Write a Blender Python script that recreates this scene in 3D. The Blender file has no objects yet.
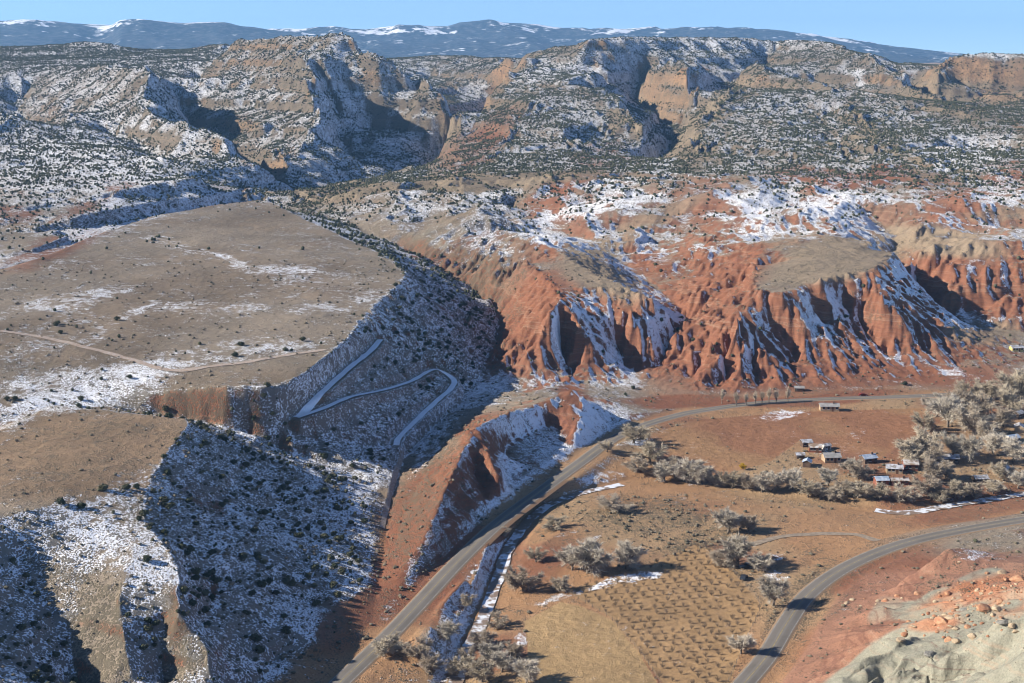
import bpy, bmesh, math, random, time
import numpy as np
from mathutils import Vector, Matrix
T0 = time.time()
random.seed(7)
RNG = np.random.default_rng(11)
SC = bpy.context.scene
COL = SC.collection
PI = math.pi

# ------------------------------------------------------------------ camera, sky, sun, exposure
CAMZ = 170.0
FPX = 1407.0                                   # focal length in pixels of a 1024 px wide picture
PITCH = math.atan((341.5 - 50.0) / FPX)
cam_d = bpy.data.cameras.new('camera')
cam_d.sensor_width = 36.0
cam_d.lens = 36.0 * FPX / 1024.0
cam_d.clip_start = 1.0
cam_d.clip_end = 90000.0
cam = bpy.data.objects.new('camera', cam_d)
COL.objects.link(cam)
cam.location = (0, 0, CAMZ)
cam.rotation_euler = (PI / 2 - PITCH, 0, 0)
SC.camera = cam

SUN_EL = math.radians(27.5)
SUN_TURN = math.radians(5.0)                  # sun stands to the left, a little behind the viewer
SDIR = Vector((-math.cos(SUN_EL) * math.cos(SUN_TURN), -math.cos(SUN_EL) * math.sin(SUN_TURN), math.sin(SUN_EL)))
world = bpy.data.worlds.new('World')
SC.world = world
world.use_nodes = True
wn = world.node_tree
bg = wn.nodes['Background']
sky = wn.nodes.new('ShaderNodeTexSky')
sky.sky_type = 'NISHITA'
sky.sun_disc = False
sky.sun_elevation = SUN_EL
sky.sun_rotation = -math.atan2(SDIR.x, SDIR.y)
sky.altitude = 1800
sky.air_density = 0.6
sky.dust_density = 0.2
sky.ozone_density = 3.6
tc = wn.nodes.new('ShaderNodeTexCoord'); va = wn.nodes.new('ShaderNodeVectorMath'); va.operation = 'ADD'; va.inputs[1].default_value = (0, 0, .03)
wn.links.new(tc.outputs['Generated'], va.inputs[0]); wn.links.new(va.outputs[0], sky.inputs['Vector'])
wn.links.new(sky.outputs['Color'], bg.inputs['Color'])
bg.inputs['Strength'].default_value = 0.10
sun_d = bpy.data.lights.new('sun', 'SUN')
sun_d.energy = 5.0
sun_d.angle = math.radians(0.53)
sun_d.color = (1.0, 0.93, 0.83)
sun = bpy.data.objects.new('sun', sun_d)
COL.objects.link(sun)
sun.location = SDIR * 3000
sun.rotation_euler = SDIR.to_track_quat('Z', 'Y').to_euler()
SC.view_settings.view_transform = 'Standard'
SC.view_settings.look = 'None'
SC.view_settings.gamma = 1.0
SC.view_settings.exposure = 0.88
SC.view_settings.use_curve_mapping = False
SC.cycles.use_denoising = True
SC.cycles.pixel_filter_type = 'BLACKMAN_HARRIS'
SC.cycles.filter_width = 1.05
SC.cycles.max_bounces = 4
SC.cycles.diffuse_bounces = 2
SC.cycles.volume_bounces = 0
SC.cycles.use_adaptive_sampling = True
SC.cycles.adaptive_threshold = 0.02

# ------------------------------------------------------------------ pixel -> place
SP, CP = math.sin(PITCH), math.cos(PITCH)
def P(px, py, z):                              # the place at height z seen at a pixel
    u, v = (px - 512) / FPX, (341.5 - py) / FPX
    t = (CAMZ - z) / (SP - v * CP)
    return (t * u, t * (CP + v * SP), z)
def M(px, py, d):                              # the place at ground distance d seen at a pixel
    u, v = (px - 512) / FPX, (341.5 - py) / FPX
    t = d / (CP + v * SP)
    return (t * u, d, CAMZ + t * (v * CP - SP))
def H(px, d, z):                               # hidden ground: column, distance, height
    return (d * (px - 512) / FPX * 1.0 / CP, d, z)
def proj(x, y, z):
    dz = z - CAMZ
    f = y * CP - dz * SP
    return 512 + FPX * x / f, 341.5 - FPX * (y * SP + dz * CP) / f

# ------------------------------------------------------------------ noise
def _h(ix, iy, seed):
    h = (ix.astype(np.uint32) * np.uint32(374761393) + iy.astype(np.uint32) * np.uint32(668265263) + np.uint32(seed * 144665 + 1013))
    h = (h ^ (h >> np.uint32(13))) * np.uint32(1274126177)
    h = h ^ (h >> np.uint32(16))
    return (h & np.uint32(0xFFFF)).astype(np.float32) / 65535.0
def vnoise(x, y, seed=0):
    xf, yf = np.floor(x), np.floor(y)
    ix, iy = xf.astype(np.int64), yf.astype(np.int64)
    fx, fy = (x - xf).astype(np.float32), (y - yf).astype(np.float32)
    fx = fx * fx * (3 - 2 * fx); fy = fy * fy * (3 - 2 * fy)
    a = _h(ix, iy, seed); b = _h(ix + 1, iy, seed); c = _h(ix, iy + 1, seed); d = _h(ix + 1, iy + 1, seed)
    return (a + (b - a) * fx) * (1 - fy) + (c + (d - c) * fx) * fy
def fbm(x, y, octv=4, seed=0, gain=.5):
    s = 0; a = 1; t = 0
    for o in range(octv):
        s = s + a * vnoise(x * 2 ** o + 17.3 * o, y * 2 ** o - 9.1 * o, seed + o); t += a; a *= gain
    return s / t
def sstep(a, b, x):
    t = np.clip((x - a) / (b - a), 0, 1)
    return t * t * (3 - 2 * t)

# ------------------------------------------------------------------ terrain: crest, rim, gully and toe lines
L = []                                         # every line: list of places
def lp(*pts): L.append([P(*p) for p in pts])
def lm(*pts): L.append([M(*p) for p in pts])
def lh(*pts): L.append([H(*p) for p in pts])

ROAD1 = [(322, 703, 1.5), (340, 683, 1.5), (385, 640, 1.5), (420, 603, 1.5), (460, 560, 2), (500, 522, 2), (540, 492, 2), (580, 463, 2.5), (612, 440, 3), (640, 427, 3), (672, 417, 3), (700, 411, 3), (760, 403, 3), (830, 399, 3), (900, 397, 3), (960, 394, 3), (1060, 388, 4)]
ROAD2 = [(728, 703, 2), (745, 683, 2), (768, 655, 2), (786, 625, 2), (806, 597, 2), (835, 574, 2.5), (870, 556, 3), (910, 542, 3.5), (960, 531, 4), (1024, 520, 5), (1110, 508, 6)]
CREEK = [(445, 703, -2), (455, 683, -2), (468, 650, -2), (486, 612, -2), (499, 575, -2), (512, 543, -2), (536, 514, -2), (566, 498, -2), (606, 488, -2), (650, 481, -2), (700, 485, -2), (760, 497, -2), (830, 504, -2), (900, 513, -2), (950, 506, -2), (1024, 494, -2), (1100, 480, -2)]
lp(*ROAD1); lp(*ROAD2); lp(*CREEK)
# valley floor
for pts in (((560, 660, .5), (600, 600, .5), (700, 555, .6), (740, 640, .8), (650, 690, .5)), ((640, 520, 1), (720, 515, 1), (800, 530, 1.5), (900, 525, 2)),
            ((640, 450, 1), (720, 440, 1), (800, 425, 1.5), (900, 415, 2)), ((760, 470, .5), (850, 455, 1), (950, 445, 1.5), (1080, 430, 3)), ((800, 485, .5), (900, 488, .5), (1000, 478, 1)),
            ((540, 545, .8), (580, 520, .8), (620, 505, .6)), ((520, 640, .4), (510, 690, .4)),
            ((440, 610, 2.5), (470, 580, 2.5), (490, 550, 2)), ((1024, 400, 4), (1100, 380, 6)), ((1000, 372, 6), (1060, 350, 9))):
    lp(*pts)
# clay mound, foreground right
lp((772, 690, 3), (800, 652, 3.2), (830, 622, 4), (862, 600, 4.5), (895, 588, 5), (960, 562, 6), (1024, 546, 7), (1100, 530, 8))
lp((790, 690, 6), (828, 660, 8), (866, 632, 9), (890, 612, 10), (930, 603, 11), (980, 591, 13), (1024, 578, 15), (1100, 556, 20)); lp((806, 700, 14), (848, 676, 15.5), (890, 652, 18.5), (930, 634, 20), (975, 614, 22.5), (1024, 597, 26), (1100, 572, 33))
lp((948, 549, 16), (930, 562, 13), (900, 580, 8)); lp((948, 549, 16), (980, 552, 13), (1010, 556, 9))
lp((1060, 600, 42), (1000, 632, 33), (950, 655, 25), (905, 676, 17), (870, 695, 12)); lp((1020, 652, 30), (975, 672, 23), (930, 692, 16)); lp((1060, 650, 46), (1005, 672, 36), (960, 692, 29)); lp((870, 690, 16), (915, 668, 20), (965, 648, 23), (1020, 628, 28))
# red fins beside the road
lp((437, 607, 4.2), (449, 588, 5.5), (461, 573, 5)); lp((424, 642, 4), (431, 626, 4.8)); lp((452, 612, 1), (466, 590, 1), (478, 570, .5))
lp((398, 578, 3.5), (420, 545, 7), (437, 510, 11.5), (452, 475, 16), (466, 445, 18.5), (474, 428, 20.5), (490, 421, 19.5), (506, 414, 18.5), (525, 408, 17), (545, 402, 17), (562, 392, 19), (575, 387, 20.5))
lp((474, 428, 20.5), (485, 445, 17), (494, 465, 13.5), (500, 482, 9.5), (505, 498, 4)); lp((509, 475, 5.5), (514, 491, 3.4)); lp((474, 462, 12), (478, 480, 8), (482, 500, 4.5))
lp((452, 475, 16), (459, 495, 11), (464, 514, 4.5)); lp((437, 510, 11.5), (445, 528, 7), (450, 540, 4))
lp((376, 580, 3), (388, 552, 3.3), (398, 526, 4.2), (410, 500, 5.8), (424, 470, 7.6), (440, 446, 9.2), (458, 426, 10.3), (486, 406, 11), (520, 396, 11), (550, 386, 10.5), (575, 374, 9))
lp((575, 387, 20.5), (583, 400, 16), (579, 415, 12.5), (576, 430, 8.5), (578, 443, 5))
lp((600, 398, 9), (612, 410, 6.5), (610, 425, 4), (593, 441, 4))
lp((520, 488, 3.5), (524, 465, 5), (540, 450, 6), (560, 442, 5), (570, 448, 4)); lp((505, 462, 6), (505, 448, 7), (515, 440, 7.5), (530, 433, 8), (548, 425, 8), (560, 430, 7)); lp((560, 392, 19), (562, 410, 14), (566, 425, 9)); lp((476, 525, 3), (482, 512, 3.5))
# drainage at the foot of the shaded slopes
lp((345, 690, 1), (365, 640, 1.5), (378, 590, 2), (385, 540, 2.5), (392, 500, 3.5), (402, 462, 5), (425, 430, 6), (455, 402, 7), (480, 380, 8), (492, 352, 10), (500, 330, 12), (497, 312, 15), (478, 296, 18), (455, 281, 21), (430, 265, 25), (400, 250, 29), (370, 237, 33), (330, 215, 40), (300, 203, 43))
# upper plateau: near cliff, right rim, far rim
PLAT = [(150, 392, 38), (190, 388, 40), (230, 386, 42), (252, 385, 42), (276, 387, 40.5), (300, 377, 41.5), (330, 356, 43), (350, 335, 44), (365, 315, 45), (385, 296, 46), (400, 283, 46.5), (406, 275, 47), (396, 263, 48), (370, 249, 49.5), (340, 236, 51), (310, 222, 52.5), (282, 206, 54.5), (262, 199, 55.5), (240, 201, 56), (200, 207, 56), (150, 216, 56), (110, 230, 55.5), (60, 250, 54.5), (20, 266, 53.5), (-40, 288, 52), (-90, 300, 51)]
lp(*PLAT)
lp((153, 413, 31), (190, 419, 29), (232, 429, 26), (250, 432, 25), (270, 427, 26), (292, 421, 26))
for p in ((200, 300, 47.5), (100, 300, 48), (50, 335, 46), (200, 250, 52), (300, 258, 50.5), (300, 315, 46), (100, 260, 52.5), (300, 350, 43), (240, 345, 44), (-60, 330, 48.5), (120, 362, 42.5), (60, 352, 44.5), (0, 345, 46.5)):
    lp(p, (p[0] + 25, p[1], p[2]))
lp((150, 392, 38), (120, 380, 40), (60, 370, 42), (0, 366, 43.5), (-60, 366, 45))
lp((-60, 442, 34), (0, 426, 34.5), (60, 408, 35.5), (110, 409, 34), (150, 414, 31))
# behind the plateau
lh((330, 1150, 38), (280, 1260, 32), (240, 1240, 26), (180, 1130, 22), (110, 980, 20), (50, 900, 20), (0, 850, 18), (-80, 830, 18))
# lower mesa and the ridge that runs down from it
lp((-60, 447, 38), (0, 433, 38), (50, 405, 38.5), (100, 410, 39), (140, 415, 39.3), (180, 418, 39.3), (190, 422, 39), (182, 433, 38.5), (170, 446, 38), (160, 465, 37), (150, 480, 36), (144, 500, 35), (144, 520, 33.5), (158, 537, 31.5), (172, 555, 29), (181, 572, 27), (180, 592, 25), (178, 614, 23), (195, 632, 19), (208, 648, 16), (212, 690, 10))
lp((-60, 470, 40), (20, 460, 39.5), (100, 450, 39.5), (150, 440, 39)); lp((40, 480, 39.5), (110, 465, 39))
lp((-60, 540, 40), (0, 518, 39), (40, 508, 39), (75, 495, 38.5), (110, 489, 38), (144, 500, 35))
lp((20, 560, 30), (45, 600, 24), (68, 640, 18), (75, 683, 11), (78, 705, 8))
lp((-70, 560, 38), (-50, 620, 32), (-40, 690, 27))
lp((144, 520, 33.5), (130, 560, 30), (118, 600, 25.5), (122, 625, 22), (128, 655, 18), (130, 695, 12))
lp((165, 615, 21), (160, 645, 16), (165, 690, 8))
# shaded slope below the mesa
lp((240, 438, 22), (300, 455, 15), (350, 475, 9), (388, 500, 4))
lp((195, 500, 27), (250, 510, 19), (310, 525, 10.5), (360, 535, 5))
lp((225, 590, 18), (275, 600, 10), (325, 605, 4)); lp((240, 660, 9), (280, 660, 4), (320, 655, 2))
lp((232, 690, 6), (290, 690, 1.5))
lp((202, 570, 21), (215, 600, 17), (205, 622, 17))
# plateau's right-hand slope with the switchback track
TRACK1 = [(380, 340, 36), (372, 350, 35), (345, 372, 34), (320, 395, 31.5), (297, 418, 27)]
TRACK2 = [(297, 418, 27), (325, 408, 28), (352, 397, 27.5), (385, 390, 24), (412, 381, 20.5), (428, 372, 18.5), (438, 370, 17.5), (453, 379, 14), (452, 388, 13.5), (436, 402, 13), (420, 417, 12), (400, 437, 10.5), (396, 446, 9.5), (402, 455, 7.5), (394, 478, 6), (387, 505, 4.5), (382, 528, 3.5)]
lp(*TRACK1); lp(*TRACK2)
lp((430, 325, 29), (458, 345, 19), (482, 362, 11)); lp((440, 290, 30), (470, 312, 20)); lp((395, 350, 31), (410, 330, 34)); lp((290, 440, 21), (340, 440, 17), (380, 445, 11))
# hill with the pale top and the spur in front of it
lp((380, 241, 33), (400, 233, 38), (440, 221, 45), (475, 212, 52), (500, 221, 50.5), (530, 239, 48), (560, 254, 46.5), (600, 277, 43.5), (640, 292, 41), (652, 300, 38), (680, 318, 28), (695, 325, 21))
lp((520, 262, 44), (540, 271, 43), (552, 285, 42), (562, 299, 40.5), (548, 311, 38.5), (540, 332, 27), (530, 358, 16), (520, 378, 8))
lp((475, 212, 52), (468, 240, 42), (455, 262, 31), (446, 276, 24)); lp((500, 230, 48), (498, 265, 38), (490, 292, 24), (492, 312, 17))
lp((540, 271, 43), (522, 300, 30), (508, 325, 18), (503, 345, 12))
lp((562, 299, 40.5), (582, 330, 28), (602, 355, 15), (622, 380, 5)); lp((620, 288, 41.5), (634, 318, 31), (648, 336, 22), (662, 350, 14), (650, 376, 5))
lp((560, 345, 17), (566, 368, 9), (574, 384, 5)); lp((604, 330, 24), (620, 352, 12), (634, 374, 5)); lp((600, 288, 42), (580, 285, 42.5), (560, 270, 44.5))
lp((500, 392, 6.5), (530, 391, 6), (562, 386, 6), (600, 389, 5), (628, 386, 4.5), (660, 396, 3.5))
lp((640, 392, 3.5), (652, 372, 6), (690, 338, 14), (694, 327, 16), (672, 301, 22), (642, 276, 27), (606, 255, 31), (570, 235, 35), (530, 214, 40), (508, 205, 42))
# main red cliffs
lp((755, 288, 42.5), (775, 294, 42), (800, 289, 43.5), (825, 281, 45), (850, 273, 47), (868, 271, 47.5), (885, 262, 48.5), (895, 252, 47))
lp((800, 264, 47.5), (850, 250, 50.5), (872, 240, 52), (832, 235, 53.5), (780, 243, 51), (752, 262, 46), (755, 288, 42.5)); lp((820, 255, 49.5), (800, 245, 51.5))
lp((755, 288, 42.5), (730, 297, 38), (702, 311, 30), (682, 326, 24), (668, 345, 17), (655, 362, 10), (642, 382, 4.5))
lp((755, 288, 42.5), (748, 306, 36), (741, 322, 31.5)); lp((741, 322, 31.5), (702, 344, 20.5), (668, 365, 9.5), (646, 384, 4)); lp((741, 322, 31.5), (722, 350, 20), (702, 376, 9), (692, 393, 3.8)); lp((741, 322, 31.5), (742, 350, 20), (738, 376, 9), (735, 394, 3.8)); lp((741, 322, 31.5), (760, 346, 21.5), (772, 366, 12), (781, 389, 4))
lp((706, 362, 10), (690, 380, 5)); lp((730, 364, 10), (716, 389, 3.8)); lp((752, 364, 10.5), (758, 389, 3.8)); lp((775, 325, 26), (788, 350, 15), (800, 388, 4)); lp((720, 316, 24), (690, 336, 15), (672, 352, 9))
lp((775, 294, 42), (806, 328, 26), (832, 350, 16), (858, 376, 6)); lp((868, 271, 47.5), (882, 300, 37), (902, 325, 25), (920, 346, 14), (938, 364, 8))
lp((835, 300, 34), (860, 325, 22), (885, 352, 12), (905, 375, 6)); lp((806, 300, 36), (822, 325, 24))
lp((670, 397, 3.4), (700, 396, 3.4), (750, 394, 3.4), (800, 391, 3.4), (860, 389, 3.6), (900, 386, 4), (945, 376, 5.5), (968, 360, 8))
# cliff band behind the knob, and the basin left of it
lp((690, 291, 33), (720, 282, 36), (750, 270, 41), (778, 262, 45)); lp((680, 305, 24), (705, 300, 26), (735, 290, 31), (750, 285, 36))
lp((700, 255, 40), (730, 240, 46), (780, 228, 52))
# gully right of the flat top and the low cliffs at the right edge
lp((1100, 335, 10), (1024, 331, 10), (962, 326, 12), (945, 316, 14), (926, 297, 19), (908, 277, 25), (893, 257, 31), (896, 240, 36), (882, 226, 41), (860, 214, 46))
lp((930, 262, 41), (970, 265, 40), (1024, 262, 42), (1100, 260, 44)); lp((940, 290, 27), (962, 289, 28), (1022, 293, 27.5), (1100, 300, 26)); lp((948, 311, 15.5), (985, 310, 16), (1022, 309, 16.5), (1100, 318, 16))
lp((912, 248, 46), (960, 238, 51), (1010, 244, 50), (1080, 240, 52)); lp((1000, 345, 8), (1080, 345, 9))
# rolling middle ground
lp((350, 188, 52), (400, 184, 55), (500, 178, 60), (590, 181, 60), (620, 178, 62)); lp((420, 205, 46), (520, 192, 52), (560, 188, 55)); lp((600, 215, 46), (650, 208, 50), (700, 200, 56), (760, 178, 66))
lp((690, 235, 42), (720, 222, 48), (770, 205, 57)); lp((640, 240, 38), (680, 260, 34), (700, 278, 30)); lp((580, 205, 46), (640, 195, 54), (668, 186, 60))
lp((800, 215, 56), (850, 200, 57), (900, 205, 55), (940, 215, 54)); lp((960, 205, 58), (990, 190, 62), (1060, 185, 66)); lp((920, 225, 50), (970, 228, 46), (1024, 230, 44))
# far country: spurs, side canyons, mesa skylines
lm((-80, 60, 2500), (-20, 55, 2600), (40, 58, 2500), (95, 60, 2450), (125, 64, 2400)); lm((-60, 47, 2900), (0, 46, 2900), (40, 45, 2900), (95, 45, 2800), (120, 52, 2700), (150, 52, 2800), (200, 48, 2900), (230, 45, 2700))
lh((-60, 3400, 130), (100, 3400, 130), (220, 3400, 130), (350, 3400, 130))
lm((60, 67, 2280), (110, 66, 2120), (152, 78, 1920), (143, 95, 1820), (146, 110, 1720), (165, 124, 1640), (190, 132, 1560), (225, 138, 1530), (236, 154, 1480), (248, 170, 1430))
lm((200, 72, 2350), (205, 80, 2200)); lh((190, 2080, 92), (205, 1940, 74), (222, 1830, 58), (240, 1730, 48), (258, 1640, 40), (270, 1500, 30))
lm((20, 92, 2200), (16, 112, 2050), (30, 126, 1930), (36, 136, 1830), (10, 148, 1680), (-60, 160, 1500)); lm((90, 98, 1980), (105, 103, 1900), (120, 110, 1860)); lm((-50, 95, 1950), (-10, 105, 1720), (5, 122, 1580), (-30, 135, 1520))
lm((60, 110, 1800), (75, 130, 1640), (110, 150, 1500), (160, 165, 1380), (200, 180, 1300)); lm((-40, 175, 1330), (30, 170, 1340), (90, 172, 1320)); lm((110, 125, 1740), (160, 150, 1560), (170, 165, 1450))
lm((-50, 215, 1090), (20, 208, 1110), (60, 200, 1150), (110, 190, 1180), (150, 185, 1210), (200, 178, 1270)); lm((-50, 235, 1040), (20, 228, 1060), (70, 218, 1090), (110, 205, 1140)); lm((-40, 262, 950), (30, 250, 980), (70, 235, 1030))
lm((235, 42, 2350), (270, 40, 2250), (300, 38, 2180), (340, 38, 2120), (362, 42, 2090), (376, 52, 2060), (398, 62, 2060), (420, 72, 2050), (440, 86, 2020), (452, 100, 1990), (456, 118, 1950))
lm((300, 52, 2080), (312, 75, 1930), (316, 98, 1840), (322, 122, 1750), (305, 145, 1650), (292, 162, 1580), (284, 174, 1520)); lm((235, 60, 2250), (250, 85, 2060), (262, 110, 1900), (270, 140, 1710), (275, 165, 1560)); lm((280, 70, 2080), (270, 95, 1960), (290, 130, 1760))
lm((330, 88, 2000), (338, 112, 1930), (342, 135, 1850), (338, 155, 1740)); lm((360, 80, 2090), (400, 90, 2070), (425, 94, 2040)); lm((370, 117, 1990), (405, 124, 1960)); lm((440, 86, 2020), (450, 105, 1950), (448, 125, 1890), (442, 145, 1820))
lm((500, 95, 2700), (478, 112, 2400), (462, 128, 2150), (450, 142, 1960), (434, 157, 1810), (398, 168, 1690), (350, 175, 1600), (302, 187, 1470), (268, 195, 1370)); 
lm((395, 58, 3100), (440, 56, 3100), (480, 59, 3000), (500, 60, 2900)); lm((430, 72, 2900), (455, 80, 2750), (470, 95, 2600))
lm((500, 62, 2750), (520, 58, 2700), (545, 52, 2600), (578, 46, 2500), (592, 42, 2450), (640, 39, 2550), (700, 38, 2650), (760, 40, 2700), (800, 43, 2700), (840, 46, 2600), (872, 60, 2420), (900, 76, 2280), (922, 96, 2120))
lh((460, 3500, 120), (600, 3500, 140), (760, 3500, 140), (860, 3300, 120), (920, 2900, 100))
lm((545, 52, 2600), (520, 70, 2350), (500, 85, 2200), (490, 105, 2020), (470, 130, 1850), (440, 155, 1700), (420, 172, 1520), (390, 182, 1330)); lm((600, 70, 2250), (570, 80, 2150), (530, 100, 1950), (510, 130, 1700), (490, 160, 1460))
lm((690, 62, 2500), (655, 78, 2280), (640, 70, 2400)); lm((640, 68, 2480), (636, 82, 2400), (648, 98, 2260), (664, 112, 2110), (672, 128, 1960), (666, 146, 1790), (652, 162, 1560)); lm((775, 52, 2700), (745, 66, 2540), (725, 85, 2340), (705, 98, 2210), (682, 114, 2080))
lm((655, 58, 2420), (675, 66, 2280), (690, 74, 2180), (694, 88, 2080)); lm((690, 62, 2380), (705, 75, 2200)); lm((735, 88, 1950), (718, 102, 1850), (702, 122, 1720), (690, 142, 1590), (700, 160, 1450), (720, 172, 1340))
lm((590, 88, 2080), (612, 98, 1930), (632, 112, 1830), (642, 130, 1730)); lm((605, 120, 1830), (620, 140, 1680), (600, 155, 1560)); lm((560, 120, 1760), (570, 145, 1580), (590, 165, 1420))
lm((752, 62, 2420), (768, 75, 2180), (800, 80, 2040), (840, 88, 1940), (882, 96, 1870), (926, 106, 1800), (972, 111, 1760), (1024, 121, 1690), (1100, 128, 1640))
lh((880, 2500, 88), (905, 2400, 74), (925, 2250, 64)); lh((800, 2330, 95), (860, 2200, 72), (930, 2080, 60), (980, 2000, 58), (1060, 1950, 58))
lm((780, 110, 1790), (790, 140, 1560), (800, 165, 1380)); lm((850, 105, 1800), (870, 130, 1610), (885, 155, 1430), (890, 175, 1300)); lm((820, 105, 1830), (835, 135, 1600), (850, 165, 1390)); lm((910, 125, 1680), (935, 150, 1480), (950, 175, 1300)); lm((950, 130, 1640), (1000, 138, 1580), (1060, 142, 1540)); lm((965, 147, 1540), (1010, 150, 1500), (1060, 152, 1480)); 
lm((930, 80, 2300), (936, 64, 2420), (950, 57, 2440), (980, 54, 2440), (1024, 56, 2400), (1100, 56, 2400)); lm((938, 79, 2410), (970, 83, 2400), (1005, 83, 2380), (1060, 81, 2370)); lm((915, 92, 2230), (940, 100, 2080), (1000, 108, 1960), (1060, 108, 1960))
lm((740, 155, 1480), (760, 168, 1380), (830, 172, 1330), (880, 182, 1240), (930, 185, 1220))
# frame of the sheet
lh((-400, 230, 60), (-100, 235, 30), (150, 245, 8), (400, 250, 0), (600, 250, 0), (760, 245, 10), (900, 235, 35), (1100, 225, 62), (1300, 225, 70))
lh((-500, 4400, 120), (200, 4400, 110), (800, 4400, 110), (1500, 4400, 110))

# ------------------------------------------------------------------ solve for the height sheet
AZ = math.radians(27.0)
S0, S1 = math.log(215.0), math.log(4400.0)
NAc, NRc = 448, 896
dphi, dS = 2 * AZ / (NAc - 1), (S1 - S0) / (NRc - 1)
Csum = np.zeros((NRc, NAc)); Ccnt = np.zeros((NRc, NAc))
for line in L:
    q = [(math.atan2(x, y), math.log(math.hypot(x, y)), z) for x, y, z in line]
    for (a0, s0, z0), (a1, s1, z1) in zip(q[:-1], q[1:]):
        n = int(max(abs(a1 - a0) / dphi, abs(s1 - s0) / dS) * 2) + 2
        t = np.linspace(0, 1, n)
        i = np.round((s0 + (s1 - s0) * t - S0) / dS).astype(int); j = np.round((a0 + (a1 - a0) * t + AZ) / dphi).astype(int)
        ok = (i >= 0) & (i < NRc) & (j >= 0) & (j < NAc)
        np.add.at(Csum, (i[ok], j[ok]), (z0 + (z1 - z0) * t)[ok]); np.add.at(Ccnt, (i[ok], j[ok]), 1)
Z = None
for lev in (32, 16, 8, 4, 2, 1):
    nr, na = NRc // lev, NAc // lev
    cs = Csum.reshape(nr, lev, na, lev).sum((1, 3)); cc = Ccnt.reshape(nr, lev, na, lev).sum((1, 3))
    fix = cc > 0; val = np.where(fix, cs / np.maximum(cc, 1), 0)
    Z = np.full((nr, na), 50.0) if Z is None else np.kron(Z, np.ones((2, 2)))
    wa, ws = 1 / (dphi * lev) ** 2, 1 / (dS * lev) ** 2
    wsum = 2 * (wa + ws)
    Z[fix] = val[fix]
    for it in range(400 if lev > 2 else (260 if lev == 2 else 160)):
        Zp = np.pad(Z, 1, mode='edge')
        Zn = (ws * (Zp[:-2, 1:-1] + Zp[2:, 1:-1]) + wa * (Zp[1:-1, :-2] + Zp[1:-1, 2:])) / wsum
        Z = np.where(fix, val, Zn)
print('solve', round(time.time() - T0, 1))

# fine sheet: rows packed where the picture needs them
def rows(r0, r1, n, last=False): return np.exp(np.linspace(math.log(r0), math.log(r1), n, endpoint=last))
RR = np.concatenate([rows(216, 330, 90), rows(330, 1000, 740), rows(1000, 4380, 620, True)])
NR, NA = len(RR), 880
PH = np.linspace(-AZ * .998, AZ * .998, NA)
fi = (np.log(RR) - S0) / dS; fj = (PH + AZ) / dphi
i0 = np.clip(np.floor(fi).astype(int), 0, NRc - 2); j0 = np.clip(np.floor(fj).astype(int), 0, NAc - 2)
ti = (fi - i0)[:, None]; tj = (fj - j0)[None, :]
def up(A): return ((A[i0][:, j0] * (1 - tj) + A[i0][:, j0 + 1] * tj) * (1 - ti) + (A[i0 + 1][:, j0] * (1 - tj) + A[i0 + 1][:, j0 + 1] * tj) * ti)
def blur(A, n=1):
    for _ in range(n):
        q = np.pad(A, 1, mode='edge')
        A = (q[:-2, 1:-1] + q[2:, 1:-1] + q[1:-1, :-2] + q[1:-1, 2:] + 4 * A) / 8
    return A
Zs = blur(Z, 7); wf = sstep(1100, 1600, np.exp(S0 + dS * np.arange(NRc)))[:, None]
Z = blur(Z, 1) * (1 - wf) + Zs * wf
zb = Z.reshape(NRc // 8, 8, NAc // 8, 8).mean((1, 3)); zb = blur(zb, 7)
zb = np.repeat(np.repeat(zb, 8, 0), 8, 1); zb = blur(zb, 24)
hp = (Z - zb) * sstep(1150, 1600, np.exp(S0 + dS * np.arange(NRc)))[:, None] * sstep(3300, 2700, np.exp(S0 + dS * np.arange(NRc)))[:, None]
Z = Z + np.where(hp < 0, 1.1, .30) * hp                          # side canyons cut deep, crests only a little prouder
HZ = up(Z)
X = RR[:, None] * np.sin(PH)[None, :]; Y = RR[:, None] * np.cos(PH)[None, :]
SPH, CPH = np.sin(PH)[None, :], np.cos(PH)[None, :]
def grad(A):
    gr = np.gradient(A, RR, axis=0); ga = np.gradient(A, PH, axis=1) / RR[:, None]
    return gr * SPH + ga * CPH, gr * CPH - ga * SPH
def line_dist(pts, halo):                      # distance of every vertex to a ground line, near it only
    D = np.full(X.shape, 1e3, np.float32)
    for (x0, y0, _), (x1, y1, _) in zip(pts[:-1], pts[1:]):
        lo_r = min(math.hypot(x0, y0), math.hypot(x1, y1)) - halo; hi_r = max(math.hypot(x0, y0), math.hypot(x1, y1)) + halo
        a, b = np.searchsorted(RR, [lo_r, hi_r])
        if b <= a: continue
        xs, ys = X[a:b], Y[a:b]
        dx, dy = x1 - x0, y1 - y0
        t = np.clip(((xs - x0) * dx + (ys - y0) * dy) / (dx * dx + dy * dy + 1e-9), 0, 1)
        D[a:b] = np.minimum(D[a:b], np.hypot(xs - x0 - t * dx, ys - y0 - t * dy))
    return D
def spline(pts, k=8):
    out = []; n = len(pts)
    for i in range(n - 1):
        p = [np.array(pts[max(0, min(n - 1, i + o))]) for o in (-1, 0, 1, 2)]
        for s in range(k):
            t = s / k
            out.append(tuple(.5 * ((2 * p[1]) + (-p[0] + p[2]) * t + (2 * p[0] - 5 * p[1] + 4 * p[2] - p[3]) * t * t + (-p[0] + 3 * p[1] - 3 * p[2] + p[3]) * t ** 3)))
    out.append(tuple(pts[-1])); return out
ROAD1W, ROAD2W, CREEKW = [spline([P(*p) for p in q]) for q in (ROAD1, ROAD2, CREEK)]
d_r1, d_r2, d_ck = line_dist(ROAD1W, 30), line_dist(ROAD2W, 30), line_dist(CREEKW, 30)
d_road = np.minimum(d_r1, d_r2)

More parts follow.
